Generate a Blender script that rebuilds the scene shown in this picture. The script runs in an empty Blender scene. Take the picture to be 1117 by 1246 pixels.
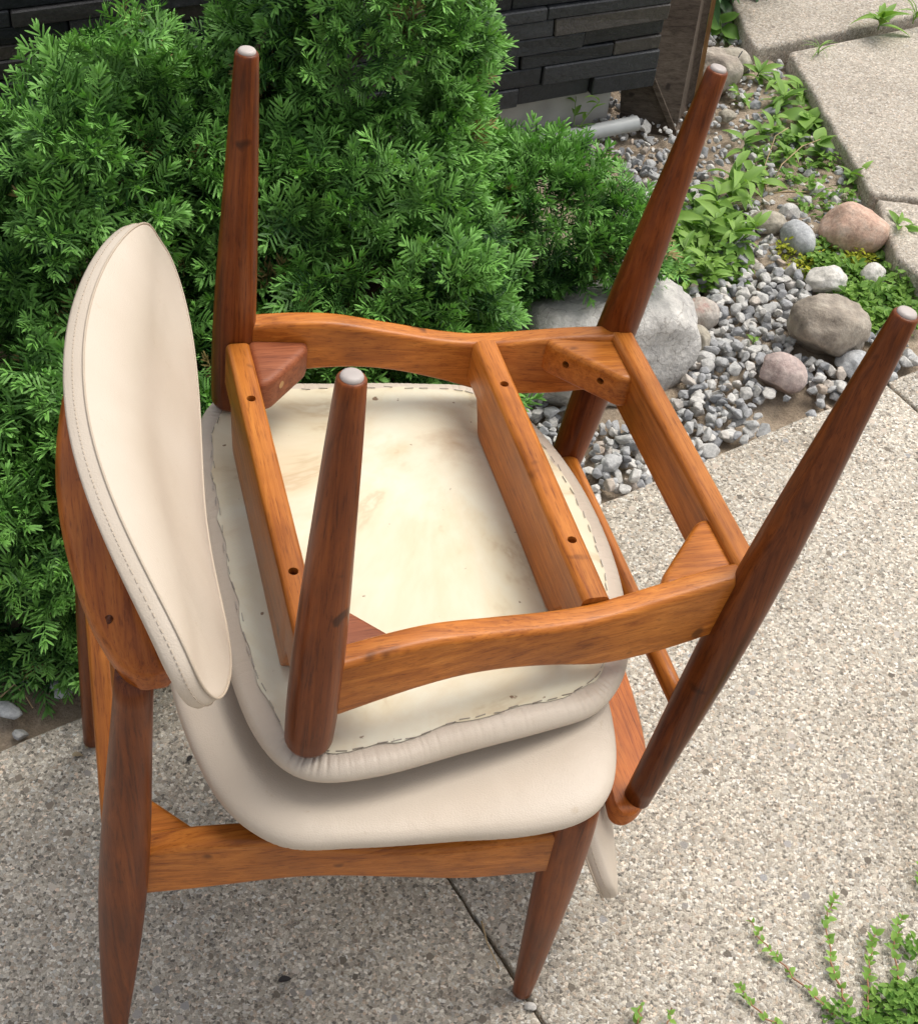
import bpy, bmesh, math, random
import numpy as np
from mathutils import Vector, Matrix, Euler, noise
random.seed(11)
rng = np.random.default_rng(11)
SC = bpy.context.scene
COL = SC.collection
R = math.radians

# ------------------------------------------------------------------ camera, sky, sun, exposure
CAM_H, PITCH, ROLL, FPX = 1.5507, 0.8157, 0.1213, 1720.5
fw = Vector((0, math.cos(PITCH), -math.sin(PITCH)))
r0 = Vector((1, 0, 0)); u0 = r0.cross(fw)
rt = math.cos(ROLL) * r0 + math.sin(ROLL) * u0
up = -math.sin(ROLL) * r0 + math.cos(ROLL) * u0
cd = bpy.data.cameras.new('camera'); cam = bpy.data.objects.new('camera', cd); COL.objects.link(cam)
cam.matrix_world = Matrix(((rt.x, up.x, -fw.x, 0), (rt.y, up.y, -fw.y, 0), (rt.z, up.z, -fw.z, CAM_H), (0, 0, 0, 1)))
cd.sensor_fit = 'VERTICAL'; cd.sensor_height = 24; cd.lens = 24 * FPX / 1246
cd.clip_start = 0.05; cd.clip_end = 500
SC.camera = cam

SUN_AZ, SUN_EL = R(48), R(62)          # azimuth from +Y towards +X
wd = bpy.data.worlds.new('World'); SC.world = wd; wd.use_nodes = True
wn = wd.node_tree.nodes; wl = wd.node_tree.links
bg = wn['Background']
sky = wn.new('ShaderNodeTexSky'); sky.sky_type = 'NISHITA'; sky.sun_disc = False
sky.sun_elevation = SUN_EL; sky.sun_rotation = SUN_AZ; sky.air_density = 1.0; sky.dust_density = 4.0; sky.ozone_density = 1.0
hs = wn.new('ShaderNodeHueSaturation'); hs.inputs['Saturation'].default_value = 0.30
wl.new(sky.outputs[0], hs.inputs['Color']); wl.new(hs.outputs[0], bg.inputs[0])
bg.inputs[1].default_value = 0.15
sd = bpy.data.lights.new('sun', 'SUN'); sd.energy = 1.5; sd.angle = R(36); sd.color = (1, .95, .87)
so = bpy.data.objects.new('sun', sd); COL.objects.link(so)
sv = Vector((math.sin(SUN_AZ) * math.cos(SUN_EL), math.cos(SUN_AZ) * math.cos(SUN_EL), math.sin(SUN_EL)))
so.rotation_euler = sv.to_track_quat('Z', 'Y').to_euler(); so.location = sv * 5
SC.view_settings.view_transform = 'Standard'; SC.view_settings.look = 'None'
SC.view_settings.exposure = 0.46; SC.view_settings.gamma = 1.0; SC.view_settings.use_curve_mapping = False

# ------------------------------------------------------------------ helpers
def mk(name, V, F, mat=None, parent=None, smooth=True):
    me = bpy.data.meshes.new(name); me.from_pydata([tuple(map(float, v)) for v in V], [], [tuple(map(int, f)) for f in F])
    if smooth and len(me.polygons): me.polygons.foreach_set('use_smooth', [True] * len(me.polygons))
    if mat: me.materials.append(mat)
    me.update()
    return link(name, me, parent)
def link(name, me, parent=None):
    o = bpy.data.objects.new(name, me); COL.objects.link(o)
    if parent: o.parent = parent
    return o
def empty(name, loc=(0, 0, 0), rz=0):
    o = bpy.data.objects.new(name, None); COL.objects.link(o); o.location = loc; o.rotation_euler = (0, 0, rz); o.empty_display_size = .05
    return o
def tag(o, label=None, cat=None, group=None, kind=None):
    for k, v in (('label', label), ('category', cat), ('group', group), ('kind', kind)):
        if v: o[k] = v
    return o
def fast_mesh(name, V, F, mat, smooth=False, attr=None):
    """V (n,3), F (m,k) equal-size polygons as numpy arrays"""
    V = np.asarray(V, np.float32); F = np.asarray(F, np.int32)
    me = bpy.data.meshes.new(name); n, (m, k) = len(V), F.shape
    me.vertices.add(n); me.vertices.foreach_set('co', V.ravel())
    me.loops.add(m * k); me.loops.foreach_set('vertex_index', F.ravel())
    me.polygons.add(m); me.polygons.foreach_set('loop_start', np.arange(m, dtype=np.int32) * k)
    me.polygons.foreach_set('use_smooth', np.full(m, smooth))
    if attr is not None:
        a = me.attributes.new('tint', 'FLOAT', 'POINT'); a.data.foreach_set('value', np.asarray(attr, np.float32))
    me.update(calc_edges=True); me.validate()
    if mat: me.materials.append(mat)
    return me
def loft(rings, cap=True, closed=False):
    n = len(rings[0]); V = np.concatenate(rings); F = []
    for i in range(len(rings) - 1):
        for j in range(n):
            k = (j + 1) % n; F.append((i * n + j, i * n + k, (i + 1) * n + k, (i + 1) * n + j))
    if cap:
        F.append(tuple(range(n))[::-1]); F.append(tuple((len(rings) - 1) * n + j for j in range(n)))
    return V, F
def rrect(c, A, B, ha, hb, r, m=4):
    """ring of a rounded rectangle around c spanned by unit vectors A, B"""
    c, A, B = map(np.asarray, (c, A, B)); out = []
    r = min(r, ha * .99, hb * .99)
    for q, (sa, sb) in enumerate(((1, 1), (-1, 1), (-1, -1), (1, -1))):
        for k in range(m + 1):
            t = math.pi / 2 * (q + k / m)
            out.append(c + A * (sa * (ha - r) + r * math.cos(t)) + B * (sb * (hb - r) + r * math.sin(t)))
    return np.array(out)
def tube(P, rad, n=20, cap=True):
    P = [Vector(p) for p in P]; rings = []
    for i, p in enumerate(P):
        t = (P[min(i + 1, len(P) - 1)] - P[max(i - 1, 0)]).normalized()
        a = t.orthogonal() if i == 0 else a_prev - t * a_prev.dot(t)
        a = a.normalized(); a_prev = a; b = t.cross(a)
        rings.append(np.array([p + (a * math.cos(2 * math.pi * k / n) + b * math.sin(2 * math.pi * k / n)) * rad[i] for k in range(n)]))
    return loft(rings, cap)
def box(name, lo, hi, mat, parent=None, bev=0.0, seg=2):
    bm = bmesh.new(); bmesh.ops.create_cube(bm, size=1)
    lo, hi = Vector(lo), Vector(hi)
    for v in bm.verts: v.co = Vector(((lo[i] + hi[i]) / 2 + v.co[i] * (hi[i] - lo[i]) for i in range(3)))
    if bev: bmesh.ops.bevel(bm, geom=bm.edges[:] , offset=bev, segments=seg, affect='EDGES', profile=.6)
    return from_bm(name, bm, mat, parent, smooth=bool(bev))
def from_bm(name, bm, mat, parent=None, smooth=True):
    me = bpy.data.meshes.new(name); bm.to_mesh(me); bm.free()
    if mat: me.materials.append(mat)
    me.polygons.foreach_set('use_smooth', [smooth] * len(me.polygons)); me.update()
    return link(name, me, parent)
def prism(name, poly, z0, z1, mat, parent=None, bev=0.0, seg=3, smooth=True):
    bm = bmesh.new(); vs = [bm.verts.new((x, y, z0)) for x, y in poly]; f = bm.faces.new(vs)
    g = bmesh.ops.extrude_face_region(bm, geom=[f]); 
    for v in g['geom']:
        if isinstance(v, bmesh.types.BMVert): v.co.z = z1
    bmesh.ops.recalc_face_normals(bm, faces=bm.faces[:])
    if bev: bmesh.ops.bevel(bm, geom=bm.edges[:], offset=bev, segments=seg, affect='EDGES', profile=.5)
    return from_bm(name, bm, mat, parent, smooth)
def carve(o, cutters):
    """cut the cutter meshes out of o and drop them"""
    for c in cutters:
        m = o.modifiers.new('cut', 'BOOLEAN'); m.operation = 'DIFFERENCE'; m.object = c; m.solver = 'EXACT'
    dg = bpy.context.evaluated_depsgraph_get(); me = bpy.data.meshes.new_from_object(o.evaluated_get(dg))
    o.modifiers.clear(); old = o.data; o.data = me; me.name = old.name
    for c in cutters: bpy.data.objects.remove(c, do_unlink=True)
def shade_auto(o, ang=40):
    me = o.data; me.polygons.foreach_set('use_smooth', [True] * len(me.polygons)); me.set_sharp_from_angle(angle=R(ang))

# ------------------------------------------------------------------ materials
def mat_new(name):
    m = bpy.data.materials.new(name); m.use_nodes = True; n = m.node_tree.nodes; l = m.node_tree.links
    return m, n, l, n['Principled BSDF']
def N(n, t, **kw):
    x = n.new(t)
    for k, v in kw.items():
        if k.startswith('_'): setattr(x, k[1:], v)
        else: x.inputs[k.replace('__', ' ')].default_value = v
    return x
def ramp(n, pts):
    r = n.new('ShaderNodeValToRGB'); e = r.color_ramp.elements
    while len(e) < len(pts): e.new(.5)
    for el, (p, c) in zip(e, pts): el.position = p; el.color = (*c, 1) if len(c) == 3 else c
    return r
def mix(n, l, fac, a, b, mode='MIX'):
    x = n.new('ShaderNodeMix'); x.data_type = 'RGBA'; x.blend_type = mode
    for k, v in ((0, fac), (6, a), (7, b)):
        if isinstance(v, bpy.types.NodeSocket): l.new(v, x.inputs[k])
        elif k == 0: x.inputs[0].default_value = v
        else: x.inputs[k].default_value = (*v, 1)
    return x.outputs[2]
def bump(n, l, h, bs, strength, dist):
    b = n.new('ShaderNodeBump'); b.inputs['Strength'].default_value = strength; b.inputs['Distance'].default_value = dist
    l.new(h, b.inputs['Height']); l.new(b.outputs[0], bs.inputs['Normal']); return b

def wood(name, axis, dark, mid, light, rough=.30):
    m, n, l, bs = mat_new(name)
    tc = n.new('ShaderNodeTexCoord'); oi = n.new('ShaderNodeObjectInfo')
    add = N(n, 'ShaderNodeVectorMath', _operation='ADD'); l.new(tc.outputs['Object'], add.inputs[0])
    cm = n.new('ShaderNodeCombineXYZ'); mu = N(n, 'ShaderNodeMath', _operation='MULTIPLY'); l.new(oi.outputs['Random'], mu.inputs[0]); mu.inputs[1].default_value = 7.3
    for i in range(3): l.new(mu.outputs[0], cm.inputs[i])
    l.new(cm.outputs[0], add.inputs[1])
    def stretched(a, c):
        mp = n.new('ShaderNodeMapping'); s = [c, c, c]; s[axis] = a; mp.inputs['Scale'].default_value = s; l.new(add.outputs[0], mp.inputs[0]); return mp.outputs[0]
    g = N(n, 'ShaderNodeTexNoise', Scale=1.0, Detail=7.0, Roughness=.62, Distortion=.9); l.new(stretched(5.0, 130), g.inputs[0])
    p = N(n, 'ShaderNodeTexNoise', Scale=1.0, Detail=3.0, Roughness=.7); l.new(stretched(38, 620), p.inputs[0])
    b = N(n, 'ShaderNodeTexNoise', Scale=9.0, Detail=3.0, Roughness=.55); l.new(add.outputs[0], b.inputs[0])
    c = ramp(n, [(.30, dark), (.5, mid), (.72, light)]); l.new(g.outputs[0], c.inputs[0])
    pr = ramp(n, [(.34, (.42, .33, .27)), (.46, (1, 1, 1))]); l.new(p.outputs[0], pr.inputs[0])
    c2 = mix(n, l, .62, c.outputs[0], pr.outputs[0], 'MULTIPLY')
    br = ramp(n, [(.3, (.62, .56, .52)), (.62, (1.12, 1.1, 1.06))]); l.new(b.outputs[0], br.inputs[0])
    c3 = mix(n, l, .8, c2, br.outputs[0], 'MULTIPLY')
    tone = N(n, 'ShaderNodeMapRange', To__Min=.84, To__Max=1.14); l.new(oi.outputs['Random'], tone.inputs[0]); tc3 = n.new('ShaderNodeCombineColor')
    for i in range(3): l.new(tone.outputs[0], tc3.inputs[i])
    c3 = mix(n, l, 1, c3, tc3.outputs[0], 'MULTIPLY')
    # dark dings and rub marks
    s = N(n, 'ShaderNodeTexNoise', Scale=26.0, Detail=2.0, Roughness=.5); l.new(add.outputs[0], s.inputs[0])
    sr = ramp(n, [(.69, (0, 0, 0)), (.75, (.8, .8, .8))]); l.new(s.outputs[0], sr.inputs[0])
    c4 = mix(n, l, sr.outputs[0], c3, tuple(x * .35 for x in dark))
    l.new(c4, bs.inputs['Base Color'])
    rr = N(n, 'ShaderNodeMapRange', To__Min=rough - .08, To__Max=rough + .17); l.new(b.outputs[0], rr.inputs[0]); l.new(rr.outputs[0], bs.inputs['Roughness'])
    bs.inputs['Specular IOR Level'].default_value = .27
    bump(n, l, p.outputs[0], bs, .25, .0005)
    return m
RAIL = ((.26, .072, .010), (.43, .140, .021), (.55, .205, .038))
LEG = ((.078, .017, .0032), (.160, .039, .0070), (.24, .066, .0125))
wood_rail_x = wood('rail wood', 0, *RAIL); wood_rail_y = wood('bar wood', 1, *RAIL)
wood_leg = wood('leg wood', 2, *LEG); wood_crest = wood('crest wood', 1, (.20, .045, .006), (.38, .104, .014), (.48, .155, .027))
wood_block = wood('block wood', 0, (.17, .048, .020), (.26, .080, .033), (.33, .115, .05), .45)

def vinyl(name, col, stain=.0):
    m, n, l, bs = mat_new(name); tc = n.new('ShaderNodeTexCoord')
    b = N(n, 'ShaderNodeTexNoise', Scale=7.0, Detail=4.0); l.new(tc.outputs['Object'], b.inputs[0])
    br = ramp(n, [(.3, tuple(x * y for x, y in zip(col, (.9, .88, .85)))), (.65, col)]); l.new(b.outputs[0], br.inputs[0])
    sm = N(n, 'ShaderNodeTexNoise', Scale=60.0, Detail=5.0, Roughness=.65); l.new(tc.outputs['Object'], sm.inputs[0])
    smr = ramp(n, [(.66, (1, 1, 1)), (.76, (.88, .84, .78))]); l.new(sm.outputs[0], smr.inputs[0])
    l.new(mix(n, l, 1, br.outputs[0], smr.outputs[0], 'MULTIPLY'), bs.inputs['Base Color'])
    v = N(n, 'ShaderNodeTexVoronoi', Scale=700.0); l.new(tc.outputs['Object'], v.inputs['Vector'])
    pu = N(n, 'ShaderNodeTexNoise', Scale=22.0, Detail=3.0, Distortion=.6); l.new(tc.outputs['Object'], pu.inputs[0])
    ad = N(n, 'ShaderNodeMath', _operation='MULTIPLY_ADD'); l.new(pu.outputs[0], ad.inputs[0]); ad.inputs[1].default_value = 7.0; l.new(v.outputs[0], ad.inputs[2])
    bump(n, l, ad.outputs[0], bs, .4, .0004)
    bs.inputs['Roughness'].default_value = .43; bs.inputs['Specular IOR Level'].default_value = .4
    return m
vinyl_cream = vinyl('cream vinyl', (.56, .482, .392)); vinyl_seam = vinyl('seam vinyl', (.46, .38, .29))
def lining_mat():
    m, n, l, bs = mat_new('lining paper'); tc = n.new('ShaderNodeTexCoord')
    b = N(n, 'ShaderNodeTexNoise', Scale=5.0, Detail=5.0, Roughness=.6, Distortion=.6); l.new(tc.outputs['Object'], b.inputs[0])
    br = ramp(n, [(.30, (.50, .38, .25)), (.43, (.66, .60, .45)), (.6, (.70, .68, .54))]); l.new(b.outputs[0], br.inputs[0])
    w = N(n, 'ShaderNodeTexNoise', Scale=4.5, Detail=6.0, Roughness=.62, Distortion=.5); l.new(tc.outputs['Object'], w.inputs[0])
    wr = ramp(n, [(.44, (1, 1, 1)), (.54, (.92, .85, .74)), (.565, (.78, .66, .52)), (.59, (.95, .91, .84))]); l.new(w.outputs[0], wr.inputs[0])
    c = mix(n, l, .8, br.outputs[0], wr.outputs[0], 'MULTIPLY')
    s = N(n, 'ShaderNodeTexNoise', Scale=70.0, Detail=4.0); l.new(tc.outputs['Object'], s.inputs[0])
    sr = ramp(n, [(.70, (1, 1, 1)), (.735, (.35, .25, .2))]); l.new(s.outputs[0], sr.inputs[0])
    l.new(mix(n, l, 1, c, sr.outputs[0], 'MULTIPLY'), bs.inputs['Base Color'])
    bs.inputs['Roughness'].default_value = .7; bump(n, l, b.outputs[0], bs, .3, .004)
    return m
lining_paper = lining_mat()
def plain(name, col, rough=.5, metal=0.0, var=.15, scale=40.0):
    m, n, l, bs = mat_new(name); tc = n.new('ShaderNodeTexCoord')
    b = N(n, 'ShaderNodeTexNoise', Scale=scale, Detail=4.0); l.new(tc.outputs['Object'], b.inputs[0])
    br = ramp(n, [(.3, tuple(x * (1 - var) for x in col)), (.7, tuple(min(1, x * (1 + var)) for x in col))]); l.new(b.outputs[0], br.inputs[0])
    l.new(br.outputs[0], bs.inputs['Base Color']); bs.inputs['Roughness'].default_value = rough; bs.inputs['Metallic'].default_value = metal
    return m
glide_m = plain('nylon glide', (.44, .385, .35), .45); staple_m = plain('staple steel', (.34, .31, .27), .4, .8); hole_m = plain('dark screw', (.02, .013, .01), .5, .3); plug_m = plain('pale plug', (.45, .24, .09), .5)

def concrete(name, tint=(1, 1, 1), agg=1.0, flat=0.0):
    m, n, l, bs = mat_new(name); g = n.new('ShaderNodeNewGeometry'); P = g.outputs['Position']
    wob = N(n, 'ShaderNodeTexNoise', Scale=160.0, Detail=2.0); l.new(P, wob.inputs[0])
    wm = mix(n, l, .006, P, wob.outputs['Color'], 'ADD')
    v = N(n, 'ShaderNodeTexVoronoi', Scale=285.0, Randomness=1.0); l.new(wm, v.inputs['Vector'])
    hsv = N(n, 'ShaderNodeSeparateColor'); l.new(v.outputs['Color'], hsv.inputs[0])
    cr = ramp(n, [(0, (.11, .10, .088)), (.14, (.24, .22, .19)), (.36, (.40, .365, .315)), (.66, (.54, .50, .435)), (.88, (.74, .70, .63)), (1, (.92, .89, .83))]); l.new(hsv.outputs[0], cr.inputs[0])
    # warm / cool pebbles
    tr = ramp(n, [(0, (.86, .95, 1.08)), (.35, (1, 1, 1)), (.8, (1, 1, 1)), (1, (1.12, .92, .8))]); l.new(hsv.outputs[1], tr.inputs[0])
    c = mix(n, l, .8, cr.outputs[0], tr.outputs[0], 'MULTIPLY')
    # cement matrix in the gaps
    v2 = N(n, 'ShaderNodeTexVoronoi', Scale=285.0, _feature='DISTANCE_TO_EDGE'); l.new(wm, v2.inputs['Vector'])
    er = ramp(n, [(.0, (.9, .9, .9)), (.10, (0, 0, 0))]); l.new(v2.outputs[0], er.inputs[0])
    fi = N(n, 'ShaderNodeTexNoise', Scale=700.0, Detail=3.0); l.new(P, fi.inputs[0])
    fr = ramp(n, [(.35, (.28, .25, .21)), (.65, (.62, .57, .50))]); l.new(fi.outputs[0], fr.inputs[0])
    c = mix(n, l, er.outputs[0], c, fr.outputs[0])
    ff = ramp(n, [(.32, (.72, .7, .68)), (.6, (1.1, 1.09, 1.06))]); l.new(fi.outputs[0], ff.inputs[0]); c = mix(n, l, .7, c, ff.outputs[0], 'MULTIPLY')
    # sparse bigger pebbles
    v3 = N(n, 'ShaderNodeTexVoronoi', Scale=60.0); l.new(wm, v3.inputs['Vector']); s3 = n.new('ShaderNodeSeparateColor'); l.new(v3.outputs['Color'], s3.inputs[0])
    big = N(n, 'ShaderNodeMath', _operation='GREATER_THAN'); l.new(s3.outputs[0], big.inputs[0]); big.inputs[1].default_value = .86
    dd = N(n, 'ShaderNodeMath', _operation='LESS_THAN'); l.new(v3.outputs['Distance'], dd.inputs[0]); dd.inputs[1].default_value = .30
    bb = N(n, 'ShaderNodeMath', _operation='MULTIPLY'); l.new(big.outputs[0], bb.inputs[0]); l.new(dd.outputs[0], bb.inputs[1])
    pc = ramp(n, [(0, (.10, .085, .07)), (.3, (.24, .205, .165)), (.55, (.32, .33, .35)), (.8, (.55, .47, .40)), (1, (.66, .62, .56))]); l.new(s3.outputs[1], pc.inputs[0])
    c = mix(n, l, bb.outputs[0], c, pc.outputs[0])
    if True: c = mix(n, l, flat, c, (.44, .405, .355))
    # big uneven weathering
    w = N(n, 'ShaderNodeTexNoise', Scale=3.5, Detail=5.0, Roughness=.6); l.new(P, w.inputs[0])
    wr = ramp(n, [(.3, tuple(.80 * t * k for t, k in zip(tint, (1, .985, .96)))), (.5, tuple(.98 * t for t in tint)), (.7, tuple(1.10 * t for t in tint))]); l.new(w.outputs[0], wr.inputs[0])
    c = mix(n, l, 1, c, wr.outputs[0], 'MULTIPLY')
    l.new(c, bs.inputs['Base Color']); bs.inputs['Roughness'].default_value = .85; bs.inputs['Specular IOR Level'].default_value = .25
    hsum = N(n, 'ShaderNodeMath', _operation='MULTIPLY_ADD'); l.new(v2.outputs[0], hsum.inputs[0]); hsum.inputs[1].default_value = 1.5; l.new(fi.outputs[0], hsum.inputs[2])
    bump(n, l, hsum.outputs[0], bs, .5 * agg, .0022)
    return m
concrete_patio = concrete('exposed aggregate', (.98, .955, .91), 1.0, .13); concrete_path = concrete('weathered path concrete', (1.0, .96, .91), .6, .42)
def soil_mat():
    m, n, l, bs = mat_new('sandy soil'); g = n.new('ShaderNodeNewGeometry'); P = g.outputs['Position']
    a = N(n, 'ShaderNodeTexNoise', Scale=9.0, Detail=9.0, Roughness=.7); l.new(P, a.inputs[0])
    c = ramp(n, [(.3, (.19, .145, .10)), (.5, (.38, .305, .225)), (.7, (.52, .44, .35))]); l.new(a.outputs[0], c.inputs[0])
    b = N(n, 'ShaderNodeTexNoise', Scale=240.0, Detail=4.0, Roughness=.7); l.new(P, b.inputs[0])
    br = ramp(n, [(.3, (.74, .72, .70)), (.7, (1.22, 1.2, 1.17))]); l.new(b.outputs[0], br.inputs[0])
    l.new(mix(n, l, 1, c.outputs[0], br.outputs[0], 'MULTIPLY'), bs.inputs['Base Color']); bs.inputs['Roughness'].default_value = .95
    bump(n, l, b.outputs[0], bs, .8, .006); return m
soil = soil_mat()
GRAVEL = [(0, (.23, .235, .245)), (.2, (.345, .35, .36)), (.5, (.445, .445, .435)), (.75, (.52, .505, .475)), (.93, (.62, .60, .565)), (1, (.42, .34, .27))]
def stone_mat(name, source, pts=GRAVEL, scale=60.0, veins=False, rough=.8):
    m, n, l, bs = mat_new(name); tc = n.new('ShaderNodeTexCoord')
    if source == 'island': f = n.new('ShaderNodeNewGeometry').outputs['Random Per Island']
    elif source == 'object': f = n.new('ShaderNodeObjectInfo').outputs['Random']
    P = n.new('ShaderNodeNewGeometry').outputs['Position'] if source != 'noise' else tc.outputs['Object']
    a = N(n, 'ShaderNodeTexNoise', Scale=scale, Detail=6.0, Roughness=.65); l.new(P, a.inputs[0])
    c = ramp(n, pts)
    if source == 'noise': l.new(a.outputs[0], c.inputs[0])
    else: l.new(f, c.inputs[0])
    b = N(n, 'ShaderNodeTexNoise', Scale=scale * 3.5, Detail=5.0, Roughness=.7); l.new(P, b.inputs[0])
    br = ramp(n, [(.3, (.66, .66, .66)), (.68, (1.18, 1.17, 1.14))]); l.new(b.outputs[0], br.inputs[0])
    col = mix(n, l, 1, c.outputs[0], br.outputs[0], 'MULTIPLY')
    if veins:
        v = N(n, 'ShaderNodeTexVoronoi', Scale=13.0, _feature='DISTANCE_TO_EDGE'); w = N(n, 'ShaderNodeTexNoise', Scale=14.0, Detail=4.0); l.new(P, w.inputs[0])
        l.new(mix(n, l, .12, P, w.outputs['Color'], 'ADD'), v.inputs['Vector'])
        vr = ramp(n, [(.0, (.45, .43, .40)), (.018, (1, 1, 1))]); l.new(v.outputs[0], vr.inputs[0]); col = mix(n, l, .7, col, vr.outputs[0], 'MULTIPLY')
    l.new(col, bs.inputs['Base Color']); bs.inputs['Roughness'].default_value = rough
    sm = N(n, 'ShaderNodeMath', _operation='MULTIPLY_ADD'); l.new(a.outputs[0], sm.inputs[0]); sm.inputs[1].default_value = 2.0; l.new(b.outputs[0], sm.inputs[2])
    bump(n, l, sm.outputs[0], bs, .55, .12 / scale); return m
gravel_obj = stone_mat('gravel stone', 'object'); gravel_isl = stone_mat('gravel stone mass', 'island')

def leafmat(name, dark, light, rough=.42, trans=.25):
    m, n, l, bs = mat_new(name)
    at = N(n, 'ShaderNodeAttribute', _attribute_name='tint'); g = n.new('ShaderNodeNewGeometry'); oi = n.new('ShaderNodeObjectInfo')
    a1 = N(n, 'ShaderNodeMath', _operation='MULTIPLY_ADD'); l.new(g.outputs['Random Per Island'], a1.inputs[0]); a1.inputs[1].default_value = .22; l.new(at.outputs['Fac'], a1.inputs[2])
    a2 = N(n, 'ShaderNodeMath', _operation='MULTIPLY_ADD'); l.new(oi.outputs['Random'], a2.inputs[0]); a2.inputs[1].default_value = .25; l.new(a1.outputs[0], a2.inputs[2])
    c = ramp(n, [(.12, dark), (1.0, light)]); l.new(a2.outputs[0], c.inputs[0]); l.new(c.outputs[0], bs.inputs['Base Color'])
    bs.inputs['Roughness'].default_value = rough; bs.inputs['Specular IOR Level'].default_value = .25
    t = n.new('ShaderNodeBsdfTranslucent'); ty = mix(n, l, 1, c.outputs[0], (1.0, 1.15, .45), 'MULTIPLY'); l.new(ty, t.inputs[0])
    ms = n.new('ShaderNodeMixShader'); ms.inputs[0].default_value = trans; l.new(bs.outputs[0], ms.inputs[1]); l.new(t.outputs[0], ms.inputs[2]); l.new(ms.outputs[0], n['Material Output'].inputs[0])
    return m
yew_m = leafmat('yew needles', (.012, .052, .012), (.215, .46, .10), .45, .14)
weed_m = leafmat('weed leaves', (.075, .19, .03), (.27, .44, .09), .5, .3)
sedum_m = leafmat('yellow stonecrop', (.20, .27, .02), (.50, .48, .04), .5, .2)
darkleaf_m = leafmat('dark leaves', (.02, .055, .02), (.07, .15, .05), .4, .2)
bark = plain('brown bark', (.085, .055, .035), .9, 0, .4, 60); stem_m = plain('reddish stem', (.30, .14, .07), .6); drystem_m = plain('dry straw', (.42, .30, .16), .7); greenstem = plain('green stem', (.16, .26, .06), .6)

# ================================================================== SETTING
A2 = np.array((.80, .60)); B2 = np.array((.60, -.80))      # along the patio edge / towards the camera
def ab(a, b): p = a * A2 + b * B2; return float(p[0]), float(p[1])
ground = mk('ground', [(-60, -60, -.06), (60, -60, -.06), (60, 60, -.06), (-60, 60, -.06)], [(0, 1, 2, 3)], soil); tag(ground, kind='structure')

EDGE = -1.085
def slab(name, pts, z1, mat, bev=.007, z0=-.10):
    o = prism(name, pts, z0, z1, mat, None, bev, 2); shade_auto(o, 50); tag(o, kind='structure'); return o
def wobble(p, q, amp, n):
    n *= 2
    p, q = np.array(p), np.array(q); d = q - p; nn = np.array((-d[1], d[0])) / np.linalg.norm(d)
    return [tuple(p + d * t + nn * (amp * (noise.noise((p[0] + t * 9, q[1] * 3, .5)) + .6 * noise.noise((t * 43, p[1], 2.))))) for t in np.linspace(0, 1, n, endpoint=False)]
for i, (a0, a1) in enumerate(((-2.90, -1.75), (-1.745, -.603), (-.597, .543), (.5475, 1.684), (1.692, 2.83))):
    back = wobble(ab(a0, EDGE), ab(a1, EDGE), .006, 14); right = wobble(ab(a1, EDGE), ab(a1, -.12), .0030, 46)
    front = [ab(a1, -.12), ab(a0, -.12)]; left = wobble(ab(a0, -.12), ab(a0, EDGE), .0030, 46)
    slab('patio_slab', back + right + front[:1] + left, 0, concrete_patio, .004)
for a0, a1 in ((-1.745, -.603), (-.597, .543), (.5475, 1.684), (1.692, 2.83)):
    slab('patio_slab', [ab(a0, -.075), ab(a1, -.075), ab(a1, 1.2), ab(a0, 1.2)][::-1], .0, concrete_patio, .004)
# dirt in the joints
j = prism('joint_soil', [ab(-2.9, -1.07), ab(2.83, -1.07), ab(2.83, 1.2), ab(-2.9, 1.2)][::-1], -.09, -.016, soil); tag(j, kind='structure')

# raised path beside the gravel, cracked across
def path(name, pts, z1, z0=-.10): return slab(name, pts, z1, concrete_path, .009, z0)
Ca, Cb, Cc = (.592, 2.902), (.657, 2.621), (.717, 2.380)
path('path_slab', wobble(Cc, Cb, .006, 6) + wobble(Cb, Ca, .006, 7) + [Ca, (2.2, 3.90), (2.2, 2.35)] + wobble((.91, 2.384), (.726, 2.384), .004, 8), .05)
path('path_slab', wobble((.724, 2.374), (.91, 2.373), .004, 8) + [(2.2, 2.34), (2.2, 2.12)] + wobble((.80, 2.10), (.735, 2.20), .006, 4), .047)
path('path_slab', [(.519, 2.891), (2.2, 3.985), (2.2, 5.5), (.35, 5.2)] + wobble((.445, 3.26), (.512, 2.90), .006, 5), .052)

# soil bed below the gravel, slightly mounded
nx_, ny_ = 70, 60; V = []; F = []
for iy in range(ny_):
    for ix in range(nx_):
        a, b = -1.9 + 4.1 * ix / (nx_ - 1), -1.07 - 1.75 * iy / (ny_ - 1)
        x, y = ab(a, b); d = max(0, EDGE - b)
        hi = .024 * max(0, min(1, (y - 2.1) / .3)) * max(0, min(1, (x - .40) / .15)); V.append((x, y, hi - .022 + .014 * noise.noise((x * 6, y * 6, 0)) + .012 * min(d / .2, 1) + .006 * noise.noise((x * 30, y * 30, 3))))
for iy in range(ny_ - 1):
    for ix in range(nx_ - 1):
        k = iy * nx_ + ix; F.append((k, k + nx_, k + nx_ + 1, k + 1))
bed = mk('gravel_bed', V, F, soil); tag(bed, kind='structure')

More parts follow.
